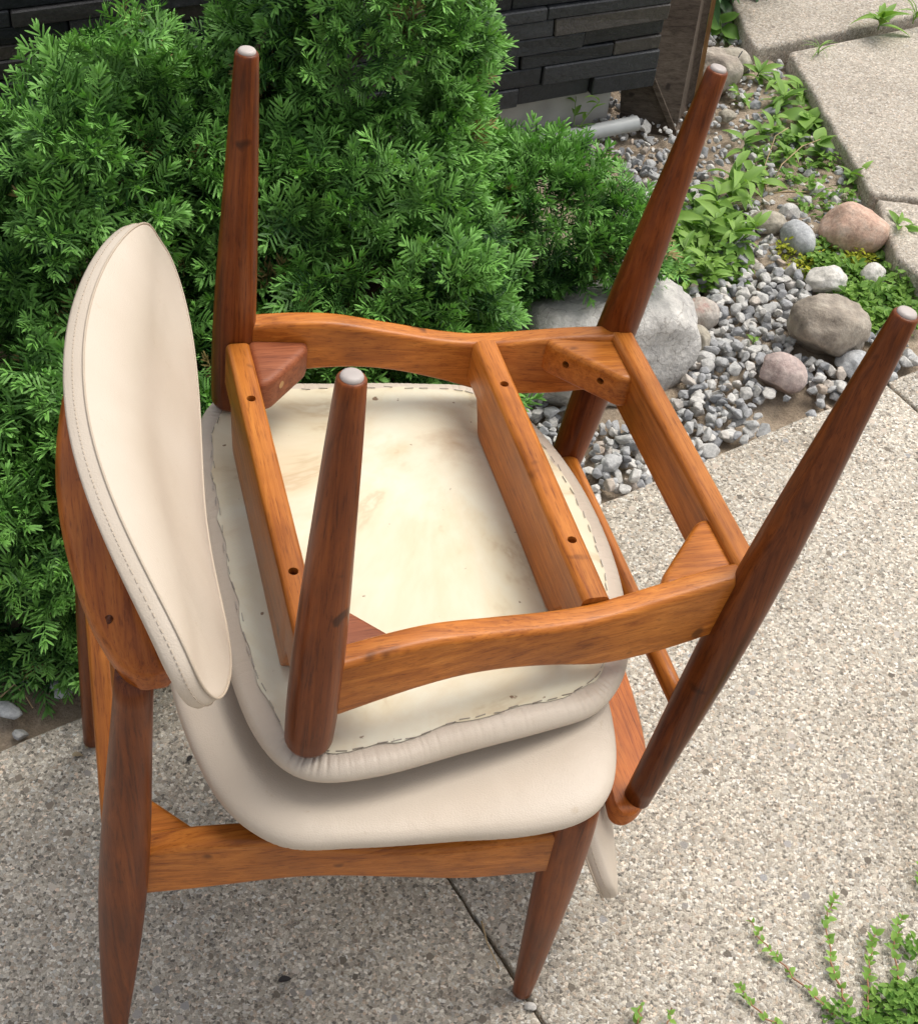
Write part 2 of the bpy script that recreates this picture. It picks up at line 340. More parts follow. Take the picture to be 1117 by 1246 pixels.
# ------------------------------------------------------------------ stacked black stone wall
W0 = Vector((0, 2.46, 0)); WD = Vector((.876, .482, 0)); WN = Vector((.482, -.876, 0))
wm = Matrix(((WD.x, -WN.x, 0, W0.x), (WD.y, -WN.y, 0, W0.y), (0, 0, 1, 0), (0, 0, 0, 1)))   # local x along, y into the wall
slate = stone_mat('black slate', 'object', [(0, (.014, .016, .019)), (.5, (.030, .033, .038)), (.8, (.050, .053, .058)), (1, (.075, .062, .05))], 26, False, .5)
wall_base_m = plain('grey foundation', (.40, .38, .34), .9, 0, .2, 14)
wall = empty('stone_wall'); wall.matrix_world = wm
tag(wall, 'black stacked slate wall on a grey foundation behind the yew shrub', 'wall')
box('foundation', (-2.6, .022, -.1), (.245, .24, .105), wall_base_m, wall, .006)
box('backing', (-2.6, .020, .1052), (.325, .24, .80), plain('mortar backing', (.03, .03, .03), .9), wall)
z = .098; row = 0
while z < .78:
    h = random.choice((.026, .030, .034, .040)); u = -2.42 - random.random() * .16
    while u < .31:
        L = random.uniform(.14, .32); u1 = min(u + L, .318 + random.uniform(-.006, .004))
        if .318 - u1 < .05: u1 = .316
        dp = random.uniform(.0, .014)
        o = box('stone', (u, -.006 - dp, z), (u1 - .0016, .0195, z + h - random.uniform(.0008, .0025)), slate, wall, .0022, 1)
        for p in o.data.vertices:
            p.co.z += .0018 * noise.noise((p.co.x * 9, z * 50, 1)); p.co.y += .005 * noise.noise((p.co.x * 20, p.co.z * 40, 7))
        o.data.polygons.foreach_set('use_smooth', [False] * len(o.data.polygons))
        u = u1
    z += h; row += 1

# offcut boards at the wall's end
ply_m = wood('weathered board', 0, (.055, .041, .032), (.105, .082, .064), (.15, .122, .098), .8); ply_edge = wood('raw board edge', 2, (.30, .15, .06), (.45, .25, .11), (.55, .35, .18), .7)
def plank(name, p0, p1, p2, p3, th, label, edge=None):
    p0, p1, p2, p3 = map(Vector, (p0, p1, p2, p3)); nn = (p1 - p0).cross(p3 - p0).normalized() * th
    o = mk(name, [p0, p1, p2, p3, p0 + nn, p1 + nn, p2 + nn, p3 + nn], [(0, 1, 2, 3), (7, 6, 5, 4), (0, 4, 5, 1), (1, 5, 6, 2), (2, 6, 7, 3), (3, 7, 4, 0)], ply_m, None, False)
    tag(o, label, 'board', 'boards at the end of the black wall'); return o
plank('wooden_board', (.352, 2.588, -.01), (.232, 2.612, -.01), (.216, 2.632, .125), (.268, 2.612, .15), .010, 'low grey-brown board leaning under the end of the black wall')
b2 = plank('wooden_board', (.384, 2.70, -.01), (.358, 2.585, -.01), (.225, 2.610, .21), (.362, 2.735, .60), .012, 'tall brown board standing upright against the end of the black wall')
ed = mk('raw_edge', [(.3848, 2.7015, -.01), (.3935, 2.697, -.01), (.3705, 2.732, .60), (.3625, 2.7365, .60)], [(0, 1, 2, 3)], ply_edge, b2, False)

# drain pipe in front of the foundation
pv = plain('grey plastic pipe', (.42, .43, .42), .45, 0, .12, 20)
p0, p1 = Vector((.02, 2.44, .018)), Vector((.262, 2.565, .030)); dv = (p1 - p0)
pipe = empty('drain_pipe'); tag(pipe, 'grey plastic drain pipe lying below the black wall', 'pipe')
Vp, Fp = tube([p0 + dv * t for t in (0, .2, .4, .6, .8, .97, 1)], [.0155] * 7, 20, False); Vi, Fi = tube([p1, p1 - dv * .35], [.0128] * 2, 20, False)
mk('pipe_wall', Vp, Fp, pv, pipe); mk('pipe_bore', Vi, [f[::-1] for f in Fi], plain('dark bore', (.05, .045, .04), .8), pipe)
dn = dv.normalized(); a_ = dn.orthogonal().normalized(); b_ = dn.cross(a_)
ringV = [p1 + (a_ * math.cos(t) + b_ * math.sin(t)) * r for r in (.0155, .0128) for t in np.linspace(0, 2 * math.pi, 20, endpoint=False)]
mk('cut_rim', ringV, [(k, (k + 1) % 20, 20 + (k + 1) % 20, 20 + k) for k in range(20)], plain('stained rim', (.42, .30, .16), .7), pipe, False)

# ------------------------------------------------------------------ rocks
def rock_mesh(name, rx, ry, rz, seed, rough=.12, facet=.0, sub=4):
    bm = bmesh.new(); bmesh.ops.create_icosphere(bm, subdivisions=sub, radius=1)
    planes = []
    rr = random.Random(seed)
    for _ in range(int(facet)):
        d = Vector((rr.gauss(0, 1), rr.gauss(0, 1), rr.gauss(0, .8))).normalized(); planes.append((d, rr.uniform(.68, .92)))
    for v in bm.verts:
        p = v.co.copy()
        for d, h in planes:
            e = p.dot(d)
            if e > h: p -= d * (e - h) * .92
        f = 1 + rough * noise.fractal(p * 1.5 + Vector((seed * 3.1, 0, 0)), 1.0, 2.0, 4) + rough * (.16 + .035 * facet) * abs(noise.noise(p * 5 + Vector((0, seed, 0)))) + rough * .12 * noise.noise(p * 13)
        v.co = Vector((p.x * rx * f, p.y * ry * f, p.z * rz * f))
    me = bpy.data.meshes.new(name); bm.to_mesh(me); bm.free(); me.polygons.foreach_set('use_smooth', [True] * len(me.polygons)); me.update()
    return me
def rmat(name, a, b, c, scale=18, veins=False, rough=.8): return stone_mat(name, 'noise', [(.3, a), (.5, b), (.68, c)], scale, veins, rough)
m_pale = rmat('pale limestone', (.36, .34, .32), (.52, .50, .47), (.62, .60, .57), 11, True)
m_brown = rmat('brown fieldstone', (.19, .155, .12), (.34, .29, .235), (.46, .41, .34), 16)
m_pink = rmat('pinkish stone', (.36, .26, .235), (.47, .37, .34), (.54, .45, .41), 30)
m_rose = rmat('rose granite', (.45, .27, .20), (.56, .38, .29), (.62, .47, .38), 40)
m_grey = rmat('smooth grey stone', (.36, .37, .38), (.47, .48, .49), (.56, .57, .57), 50)
m_tan = rmat('tan stone', (.27, .235, .18), (.38, .34, .27), (.46, .42, .35), 35)
m_white = rmat('white quartz stone', (.50, .47, .42), (.66, .63, .58), (.76, .74, .70), 25)
m_redspot = rmat('red-speckled stone', (.45, .22, .19), (.44, .39, .34), (.52, .48, .44), 22)
ROCKS = []
def rock(loc, r, seed, mat, label, rot=0, rough=.12, facet=0, cat='rock', tilt=0, group='rocks in the gravel bed'):
    me = rock_mesh('rock', *r, seed, rough, facet); me.materials.append(mat); o = link('rock' if cat == 'rock' else 'boulder', me)
    o.location = loc; o.rotation_euler = (tilt, 0, rot); tag(o, label, cat, group); ROCKS.append((loc[0], loc[1], max(r[0], r[1])))
    return o
rock((.205, 1.845, .048), (.185, .120, .108), 3, m_pale, 'large pale cracked boulder beside the gravel, behind the stacked chairs', .64, .13, 9, 'boulder')
rock((.592, 1.965, .042), (.070, .055, .058), 8, m_brown, 'brown rough rock, largest of those lying on the grey gravel', .2, .14, 8)
rock((.640, 1.975, .022), (.034, .036, .036), 9, m_brown, 'small tan-brown rock tucked against the right side of the brown rough rock', .8, .12, 5)
rock((.510, 1.850, .020), (.044, .036, .033), 12, m_pink, 'smooth pinkish round stone in front of the brown rough rock', -.2, .08, 3)
rock((.672, 2.275, .035), (.064, .052, .050), 14, m_rose, 'rose-coloured granite rock half covered by yellow stonecrop', .1, .08, 4)
rock((.568, 2.245, .022), (.028, .042, .030), 17, m_grey, 'smooth oval grey-blue stone between the tan stone and the rose rock', .5, .05, 0)
rock((.516, 2.292, .016), (.036, .026, .022), 19, m_tan, 'flat rounded tan stone at the edge of the leafy weeds', .1, .06, 0)
rock((.612, 2.130, .018), (.037, .028, .026), 21, m_white, 'angular white stone beside the mat of light green weeds', .2, .12, 7)
rock((.702, 2.165, .016), (.026, .024, .022), 23, m_white, 'small white stone sunk in the mat of light green weeds', 1.0, .1, 4)
rock((.378, 1.985, .018), (.033, .030, .030), 25, m_redspot, 'red-speckled round stone beside the large pale boulder', .3, .07, 2)
rock((.372, 1.925, .010), (.022, .028, .024), 27, m_tan, 'small yellowish stone wedged between the pale boulder and the gravel', .3, .08, 2)
rock((.650, 1.905, .008), (.040, .032, .022), 29, m_grey, 'flat light grey stone at the patio edge below the brown rock', -.5, .12, 8)
rock((.425, 2.80, .035), (.060, .052, .055), 31, m_brown, 'brown rock beside the tall board near the black wall', .3, .14, 6)
rock((.468, 2.86, .030), (.045, .035, .030), 33, m_tan, 'pale tan rock at the corner of the far path slab', .3, .1, 5)
rock((.452, 2.655, .018), (.020, .017, .014), 35, m_tan, 'small cream stone in the dirt below the far path slabs', .3, .14, 8)
rock((.06, 2.03, .015), (.04, .03, .028), 37, m_tan, 'tan stone half hidden under the lower yew branches', .3, .12, 6)

# ------------------------------------------------------------------ gravel: angular crushed stones
def hull_stone(seed, sx, sy, sz):
    rr = random.Random(seed); bm = bmesh.new()
    for _ in range(15):
        d = Vector((rr.gauss(0, 1), rr.gauss(0, 1), rr.gauss(0, 1))).normalized() * rr.uniform(.85, 1.05); bm.verts.new((d.x * sx, d.y * sy, d.z * sz))
    g = bmesh.ops.convex_hull(bm, input=bm.verts[:]); bmesh.ops.delete(bm, geom=[v for v in bm.verts if not v.link_faces], context='VERTS')
    bmesh.ops.remove_doubles(bm, verts=bm.verts[:], dist=.22); bmesh.ops.dissolve_limit(bm, angle_limit=R(14), verts=bm.verts[:], edges=bm.edges[:]); bmesh.ops.bevel(bm, geom=bm.edges[:], offset=.07 * sx, segments=1, affect='EDGES', clamp_overlap=True); bmesh.ops.triangulate(bm, faces=bm.faces[:])
    me = bpy.data.meshes.new('pebble'); bm.to_mesh(me); bm.free(); me.materials.append(gravel_obj)
    me.polygons.foreach_set('use_smooth', [False] * len(me.polygons)); me.update(); return me
PEB = [hull_stone(100 + k, 1, random.uniform(.62, .95), random.uniform(.5, .8)) for k in range(12)]
PEBV = []
for me in PEB:
    v = np.empty(len(me.vertices) * 3); me.vertices.foreach_get('co', v); f = np.array([p.vertices[:] for p in me.polygons]); PEBV.append((v.reshape(-1, 3), f))
def inside_rock(x, y, s=.8): return any((x - a) ** 2 + (y - b) ** 2 < (s * r) ** 2 for a, b, r in ROCKS)
def on_path(x, y):
    if y > 2.10 and x > .592 + (2.902 - y) * .24 - .012 and y < 2.92 + (x - .592) * .65: return True
    return y > 2.85 and x > .52 - (y - 2.89) * .2 and y > 2.89 + (x - .52) * .65 - .02
spots = []
def scatter(a0, a1, b0, b1, step, keep, size, z):
    a = a0
    while a < a1:
        b = b0
        while b > b1:
            x, y = ab(a + random.uniform(-.5, .5) * step, b + random.uniform(-.5, .5) * step)
            if random.random() < keep(x, y) and not inside_rock(x, y) and not on_path(x, y) and not (x < .24 and 1.93 < y < 2.42):
                s = size * math.exp(random.gauss(0, .26)); spots.append((x, y, z + random.uniform(-.002, .006), s))
            b -= step
        a += step
def edge_keep(x, y):
    b = x * B2[0] + y * B2[1]; a = x * A2[0] + y * A2[1]; sand = noise.noise((a * 7, 4.2, 0)) * .03
    k = 1.0 if b < EDGE - .003 + min(0, sand) * 1.3 - (.05 if 1.42 < a < 1.54 else 0) else .15
    if y > 2.30: k *= .45
    elif y > 2.12: k *= .8
    return k
scatter(.86, 1.80, EDGE - .004, -2.75, .0175, edge_keep, .0128, -.004)
scatter(.88, 1.75, EDGE - .02, -1.80, .022, lambda x, y: .9 * edge_keep(x, y), .0132, .009)
scatter(-.10, .42, EDGE - .004, -1.40, .026, lambda x, y: .3, .011, -.006)
scatter(.95, 2.35, -1.40, -2.75, .019, lambda x, y: .8 if y > 2.2 else 0, .0085, .012)
scatter(1.6, 2.35, -1.40, -2.5, .045, lambda x, y: .55 if y > 2.3 else 0, .0135, .016)
cp = Vector((0, 0, CAM_H))
spots.sort(key=lambda s: -(s[3] / (Vector(s[:3]) - cp).length + (.01 if s[0] > .15 and s[1] > 1.4 else 0) + (.004 if s[2] > .004 else 0)))
near = [s for s in spots if s[0] > .16 and s[1] < 2.3][:300]; nset = set(near)
def rot_rand(): return Euler((random.uniform(-.6, .6), random.uniform(-.6, .6), random.uniform(0, 6.3)))
for s in near:
    o = link('pebble', random.choice(PEB), bed); o.location = s[:3]; o.rotation_euler = rot_rand(); o.scale = (s[3],) * 3
VV, FF, off = [], [], 0
for s in spots:
    if s in nset: continue
    v, f = random.choice(PEBV); M = np.array(rot_rand().to_matrix()) * s[3]; VV.append(v @ M.T + np.array(s[:3])); FF.append(f + off); off += len(v)
gm = link('gravel', fast_mesh('gravel', np.concatenate(VV), np.concatenate(FF), gravel_isl), bed); tag(gm, kind='stuff')

# ================================================================== CHAIRS (chair frame: x forward, y sideways, z up)
def interp(x, xs, ys): return float(np.interp(x, xs, ys))
def leg_mesh(name, foot, top, prof, parent, dome):
    foot, top = Vector(foot), Vector(top); d = top - foot; L = d.length; P, rr = [], []
    zs = list(np.linspace(.004, L, 26)); P = [foot + d * (s / L) for s in zs]
    rr = list(np.interp(np.array(zs) / L, *smooth_xs(*prof, 60)))
    dn = d.normalized(); r0 = rr[0]
    P = [foot + dn * .0035, foot + dn * .0040] + [foot + dn * .0055] + P[1:]; rr = [r0 * .80, r0 * .92, r0] + rr[1:]
    if dome:
        rt_ = rr[-1]
        for t in (.25, .5, .75, .92): P.append(top + dn * rt_ * .55 * math.sin(t * math.pi / 2)); rr.append(rt_ * math.cos(t * math.pi / 2))
    V, F = tube(P, rr, 28); return mk(name, V, F, wood_leg, parent)
def smooth_xs(xs, ys, n=40):
    """cubic Hermite through the profile points"""
    xs, ys = np.array(xs), np.array(ys); m = np.gradient(ys, xs); X = np.linspace(xs[0], xs[-1], n); Y = []
    for x in X:
        i = min(max(np.searchsorted(xs, x) - 1, 0), len(xs) - 2); h = xs[i + 1] - xs[i]; t = (x - xs[i]) / h
        Y.append((2*t**3-3*t*t+1)*ys[i]+(t**3-2*t*t+t)*h*m[i]+(-2*t**3+3*t*t)*ys[i+1]+(t**3-t*t)*h*m[i+1])
    return X, np.array(Y)
HALF = [(.252, 0), (.2505, .07), (.247, .14), (.237, .20), (.217, .243), (.185, .264), (.13, .267), (.06, .258), (-.02, .248), (-.075, .238), (-.108, .215), (-.133, .178), (-.150, .125), (-.161, .065), (-.1645, 0)]
def seat_outline(n):
    pts = [np.array(p) for p in HALF] + [np.array((x, -y)) for x, y in HALF[-2:0:-1]]; m = len(pts); out = []
    dense = []
    for i in range(m):
        p0, p1, p2, p3 = (pts[(i + k) % m] for k in (-1, 0, 1, 2))
        for t in np.linspace(0, 1, 24, endpoint=False):
            dense.append(.5 * ((2 * p1) + (-p0 + p2) * t + (2*p0 - 5*p1 + 4*p2 - p3) * t*t + (-p0 + 3*p1 - 3*p2 + p3) * t**3))
    dense = np.array(dense); seg = np.linalg.norm(np.roll(dense, -1, 0) - dense, axis=1); cum = np.concatenate([[0], np.cumsum(seg)])
    s = np.linspace(0, cum[-1], n, endpoint=False); cl = np.vstack([dense, dense[:1]])
    return np.stack([np.interp(s, cum, cl[:, 0]), np.interp(s, cum, cl[:, 1])], 1), cum[-1]
SN = 1080; OUT, PERI = seat_outline(SN)
tg = np.roll(OUT, -1, 0) - np.roll(OUT, 1, 0); tg /= np.linalg.norm(tg, axis=1)[:, None]; INW = np.stack([-tg[:, 1], tg[:, 0]], 1)
if ((OUT + INW * .01 - (.04, 0)) ** 2).sum() > ((OUT - (.04, 0)) ** 2).sum(): INW = -INW
curv = np.linalg.norm(np.roll(tg, -12, 0) - np.roll(tg, 12, 0), axis=1) / (24 * PERI / SN)       # 1/m
corner = np.clip((curv - 6) / 14, 0, 1)
CEN = np.array((.045, 0))
def zmid(x, y):
    u = (x - .045) / .21; v = y / .26; r2 = np.clip(u * u + v * v, 0, 1)
    return .429 + .022 * (x - .05) - .015 * (1 - r2) + .006 * np.clip(u, 0, 1) ** 3
def ring_at(o, k):
    """outline moved in by o metres, then scaled by k towards the centre"""
    p = OUT + INW * o; return CEN + (p - CEN) * k
TH = .0125
def build_chair(lab, cat, group):
    root = empty('dining_chair'); tag(root, lab, cat, group)
    pf = ([0, .12, .35, .6, .8, .93, 1], [.0108, .0132, .0170, .0208, .0226, .0224, .0214]); pr = ([0, .1, .25, .4, .52, .62, .75, .88, 1], [.0108, .0136, .0178, .0212, .0224, .0220, .0198, .0170, .0150])
    for s in (-1, 1):
        for ft, tp, pfl, dm in (((.188, .231 * s, 0), (.1938, .232 * s, .410), pf, True), ((-.2654, .1965 * s, 0), (-.1905, .1952 * s, .654), pr, False)):
            lg = leg_mesh('leg', ft, tp, pfl, root, dm); f = Vector(ft); dn = (Vector(tp) - f).normalized()
            V, F = tube([f + dn * t for t in (.0058, .0026, .0011, .0003, 0)], [.0084, .0084, .0076, .0055, .0012], 20); mk('glide', V, F, glide_m, lg)
    # side rails with the wavy profile
    xt, zt = smooth_xs([-.214, -.147, -.086, -.028, .02, .06, .097, .137, .174], [.383, .3915, .390, .373, .362, .358, .360, .366, .373], 46)
    xb, zb = smooth_xs([-.218, -.17, -.127, -.09, -.061, -.03, .03, .097, .136, .172], [.307, .3105, .3155, .320, .3215, .319, .309, .299, .300, .3035], 46)
    for s in (-1, 1):
        rings = []
        for x in np.linspace(-.226, .190, 48):
            t_, b_ = interp(x, xt, zt), interp(x, xb, zb); yc = interp(x, [-.205, .173], [.196, .243]) - .0125
            rings.append(rrect((x, yc * s, (t_ + b_) / 2), (0, 1, 0), (0, 0, 1), .0125, (t_ - b_) / 2, .0065, 4))
        V, F = loft(rings); mk('side_rail', V, F if s < 0 else [f[::-1] for f in F], wood_rail_x, root)
    def ybar(name, x, half, prof_b, prof_t, hw, rad, mat, n=41, rootp=root):
        rings = [rrect((x, y, (interp(abs(y), *prof_t) + interp(abs(y), *prof_b)) / 2), (1, 0, 0), (0, 0, 1), hw, (interp(abs(y), *prof_t) - interp(abs(y), *prof_b)) / 2, rad, 4) for y in np.linspace(-half, half, n)]
        V, F = loft(rings); return mk(name, V, [f[::-1] for f in F], mat, rootp)
    def drill(o, pts, axis, r, depth):
        cut = []
        for p in pts:
            p = Vector(p); ax = Vector(axis).normalized(); V, F = tube([p - ax * .02, p + ax * depth], [r, r], 20); c = mk('cutter', V, F); bm = bmesh.new(); bm.from_mesh(c.data); bmesh.ops.recalc_face_normals(bm, faces=bm.faces[:]); bm.to_mesh(c.data); bm.free(); cut.append(c)
        bm = bmesh.new(); bm.from_mesh(o.data); bmesh.ops.recalc_face_normals(bm, faces=bm.faces[:]); bm.to_mesh(o.data); bm.free()
        carve(o, cut); shade_auto(o, 35)
        for p in pts:
            p = Vector(p); ax = Vector(axis).normalized(); V, F = tube([p + ax * (depth - .0015), p + ax * (depth + .001)], [r * .93] * 2, 16); mk('screw', V, F, hole_m, o, False)
    fb = ybar('front_bar', .192, .208, ([0, .3], [.317, .317]), ([0, .150, .166, .3], [.4165, .4165, .374, .374]), .0125, .006, wood_rail_y)
    drill(fb, [(.192, .119, .317), (.192, -.119, .317)], (0, 0, 1), .0046, .010)
    mb = ybar('middle_bar', -.0735, .1885, ([0, .3], [.3165, .3165]), ([0, .130, .150, .3], [.4045, .406, .372, .372]), .0135, .0075, wood_rail_y)
    drill(mb, [(-.0735, .115, .3165), (-.0735, -.115, .3165)], (0, 0, 1), .0046, .010)
    ybar('back_rail', -.2275, .186, ([0, .3], [.305, .305]), ([0, .3], [.372, .372]), .0130, .007, wood_rail_y)
    # round rail between the rear legs, above the seat
    V, F = tube([(-.2035, y, .5) for y in np.linspace(-.19, .19, 9)], [.0100, .0106, .011, .0112, .0112, .0112, .011, .0106, .0100], 20); mk('lower_back_rail', V, F, wood_rail_y, root)
    # corner blocks with two screw holes in the slanted face
    for s in (-1, 1):
        for kind in ('rear', 'front'):
            if kind == 'rear': pc, pa, pb, z0, z1 = (-.2200, .183), (-.138, .1895), (-.2200, .104), .3135, .355
            else: pc, pa, pb, z0, z1 = (.181, .222), (.116, .2135), (.181, .146), .322, .362
            poly = [(pc[0], pc[1] * s), (pa[0], pa[1] * s), (pa[0] + (.004 if kind == 'front' else -.004), (pa[1] - .016) * s), (pb[0] + (.016 if kind == 'rear' else -.016), (pb[1] + .004) * s), (pb[0], pb[1] * s)]
            o = prism('corner_block', poly if s > 0 else poly[::-1], z0, z1, wood_block if kind == 'front' else wood_rail_x, root, .0072, 4); shade_auto(o, 55)
            q0, q1 = Vector((*poly[2], 0)), Vector((*poly[3], 0)); dd = q1 - q0; nrm = Vector((pc[0], pc[1] * s, 0)) - (q0 + q1) / 2; nrm = (nrm - dd * nrm.dot(dd) / dd.length_squared).normalized()
            pts = [tuple(q0 + dd * t + Vector((0, 0, (z0 + z1) / 2 - .004))) for t in (.26, .74)]
            if kind == 'rear': drill(o, pts, nrm, .0042, .009)
            else:
                V, F = tube([Vector(pts[1 if s > 0 else 0]) + nrm * .002, Vector(pts[1 if s > 0 else 0]) - nrm * .0004], [.0042] * 2, 16); mk('plug', V, F, plug_m, o, False)
    # crest rail: crescent with straight inner edge resting on the rear legs
    rings = []; ys = np.concatenate([-.2145 + .019 * (1 - np.cos(np.linspace(0, math.pi / 2, 9))), np.linspace(-.19, .19, 43), (.2145 - .019 * (1 - np.cos(np.linspace(0, math.pi / 2, 9))))[::-1]])
    for y in ys:
        ay = abs(y); xo = interp(ay, [0, .03, .06, .09, .11, .13, .15, .17, .185, .2, .215], [-.2390, -.2380, -.2355, -.2318, -.2285, -.2245, -.2195, -.2125, -.2065, -.2000, -.193]); xi = interp(ay, [0, .1, .17, .215], [-.184, -.1765, -.164, -.1580])
        e = max(0, (ay - .1955) / .01901); k = math.sqrt(max(0, 1 - min(e, 1) ** 2)) * .97 + .03; xm, w = (xo + xi) / 2, (xi - xo) / 2; zk = .45 + .55 * k
        zc = .6655; h = .0165
        prof = [(1, -.80), (.90, -1), (-.86, -1), (-.97, -.82), (-1, -.45), (-.99, .05), (-.90, .40), (-.74, .60), (-.70, .63), (-.30, .82), (.05, .93), (.10, .95), (.80, 1), (.95, .93), (1, .75)]
        rings.append(np.array([(xm + a * w * k, y, zc + b * h * (zk if abs(b) > .3 else 1)) for a, b in prof]))
    V, F = loft(rings); cr = mk('crest_rail', V, [f[::-1] for f in F], wood_crest, root); shade_auto(cr, 38)
    for s in (-1, 1):
        V, F = tube([(-.2020, .157 * s, .6700), (-.2055, .158 * s, .6773)], [.0042] * 2, 14); mk('plug', V, F, wood_leg, cr)
    # seat cushion
    seat = []; wr = np.zeros(SN)
    ph = np.arange(SN) / SN * PERI
    for c0 in np.arange(0, PERI, .0085):            # gathered pleats, deep at the corners
        c0 += random.uniform(-.004, .004); dlt = np.minimum(abs(ph - c0), PERI - abs(ph - c0)); wgt = np.interp(c0, ph, corner)
        wr += (.10 + .90 * wgt) * random.uniform(.3, 1) * np.exp(-(dlt / .0011) ** 2)
    pl = np.clip(wr, 0, 1)
    def addring(o, k, dz, side, pleat=0.0):
        p = ring_at(o, k); z = zmid(p[:, 0], p[:, 1]) + dz; 
        if pleat: z = z + pleat * pl; p = p + INW * (pl * pleat * .7)[:, None]
        seat.append(np.column_stack([p, z]))
    for k in (.04, .15, .3, .45, .6, .7, .8, .9, .96): addring(.030, k, -TH, -1)
    addring(.026, 1, -TH, -1, .0010); addring(.020, 1, -TH - .0004, -1, .0040); addring(.012, 1, -TH + .0002, -1, .0048); addring(.0065, 1, -TH + .0016, -1, .0042); addring(.0025, 1, -TH + .0048, -1, .0020)
    addring(.0004, 1, -.003, 1); addring(0, 1, .0005, 1); addring(.001, 1, .0045, 1); addring(.0038, 1, .0085, 1); addring(.009, 1, .0113, 1); addring(.018, 1, TH + .0008, 1); addring(.035, 1, TH + .003, 1)
    for k in (.93, .8, .6, .35, .04): addring(.035, k, TH + .003, 1)
    V, F = loft(seat); cush = mk('seat_cushion', V, F, vinyl_cream, root)
    lin = []; scal = .0016 * np.sin(ph / PERI * 2 * math.pi * 23) + np.array([.0016 * noise.noise((t * 60, 1, 2)) for t in ph])
    for k in (.04, .15, .3, .45, .6, .7, .8, .9, .96): lin.append(np.column_stack([ring_at(.030, k), np.zeros(SN)]))
    lin.append(np.column_stack([ring_at(.026, 1), np.zeros(SN)]))
    lin.append(np.column_stack([OUT + INW * (.0205 + scal)[:, None], np.zeros(SN)]))
    for q in lin: q[:, 2] = zmid(q[:, 0], q[:, 1]) - TH - .0019 + .0005 * np.array([noise.noise((x * 18, y * 18, 5)) for x, y in q[:, :2]])
    V, F = loft(lin, False); F.append(tuple(range(SN))[::-1]); mk('underside_lining', V, F, lining_paper, cush)
    q = 0.0; sme = None
    while q < PERI - .015:
        i = int(q / PERI * SN) % SN; p = OUT[i] + INW[i] * (.0205 + random.uniform(-.0015, .002)); zz = float(zmid(p[0], p[1])) - TH - .0030
        if sme is None:
            so_ = box('staple', (-.0050, -.0003, -.0004), (.0050, .0003, .0004), staple_m, cush); sme = so_.data
        else: so_ = link('staple', sme, cush)
        so_.location = (p[0], p[1], zz); so_.rotation_euler = (0, 0, math.atan2(tg[i][1], tg[i][0]) + random.uniform(-.12, .12)); q += random.uniform(.0125, .026)
    # backrest pad
    Q = dict(Yw=.271, hz=.0726, hl=.1073, zc=.7119, a=.79, al=.76, x0=-.1999, k=.7211, k4=-.885, lean=.2789, t1=.0160, t2=.0255, pw=3.2, tw=.0091, cz=-.712, k3=.1197, czl=2.8772, k3l=-.4092, hw=-.50)
    ph_ = np.linspace(0, 2 * math.pi, 144, endpoint=False); cc, ss = np.cos(ph_), np.sin(ph_); ex = np.where(ss > 0, Q['a'], Q['al'])
    def padp(r, off):
        y = Q['Yw'] * np.sign(cc) * abs(cc) ** ex * r; yo = Q['Yw'] * abs(cc) ** ex; dz = np.where(ss > 0, Q['hz'], Q['hl'] * (1 + Q['hw'] * (yo / .25) ** 2)) * np.sign(ss) * abs(ss) ** ex * r; z = Q['zc'] + dz
        x = Q['x0'] + Q['k'] * y * y + Q['k4'] * y ** 4; sl = 2 * Q['k'] * y + 4 * Q['k4'] * y ** 3; nx = 1 / np.sqrt(1 + sl * sl); ny = -sl * nx; le = Q['lean'] + Q['tw'] * (y / .25) ** 2; bw = .5 + .5 * np.tanh(dz / .035)
        return np.column_stack([x - le * dz + (Q['czl'] + (Q['cz'] - Q['czl']) * bw) * dz ** 2 + (Q['k3l'] + (Q['k3'] - Q['k3l']) * bw) * y * y * dz / .06 + off * nx, y + off * ny, z + off * le])
    rings = [padp(r, -.0015) for r in (.03, .4, .75, .93)] + [padp(.99, -.0008), padp(1.0, .0012), padp(1.004, Q['t1'] * .5), padp(1.0, Q['t1'] - .0008)]
    rings += [padp(r, Q['t1'] + Q['t2'] * (1 - r ** Q['pw'])) for r in (.996, .985, .965, .94, .91, .875, .83, .78, .72, .64, .55, .45, .34, .22, .1, .03)]
    V, F = loft(rings); pad = mk('backrest_pad', V, [f[::-1] for f in F], vinyl_cream, root)
    sm = padp(1.001, Q['t1']); P = [Vector(p) for p in sm] + [Vector(sm[0]), Vector(sm[1])]; V, F = tube(P, [.0011] * len(P), 8, False); mk('piping', V, F, vinyl_seam, pad)
    st = padp(1.0055, Q['t1'] * .45); stv, stf = [], []
    for i in range(0, 144):
        p, qn = Vector(st[i]), Vector(st[(i + 1) % 144]); L_ = (qn - p).length; nst = max(1, int(L_ / .0042))
        for t in range(nst):
            a0 = p.lerp(qn, (t + .15) / nst); a1 = p.lerp(qn, (t + .75) / nst); V, F = tube([a0, a1], [.00045] * 2, 4); stf += [tuple(x + len(stv) for x in f) for f in F]; stv += list(V)
    tag(mk('stitching', stv, stf, vinyl_seam, pad, False), kind='stuff')
    return root
def copy_tree(o, parent=None):
    c = o.copy(); COL.objects.link(c); c.parent = parent
    for ch in list(o.children): copy_tree(ch, c)
    return c
CG = 'two matching teak dining chairs, one stacked on the other'
lower = build_chair('teak dining chair with cream vinyl seat, standing upright on the concrete', 'chair', CG)
upper = copy_tree(lower); upper['label'] = 'teak dining chair turned upside down on the other seat, four legs pointing up'
for ch in lower.children:
    if ch.name.startswith('backrest_pad'):          # the pad sits a little askew on its rails
        ch.matrix_local = Matrix.Translation((-.1949, 0, .71)) @ Matrix.Rotation(-.032, 4, 'Z') @ Matrix.Translation((.1999, 0, -.71))
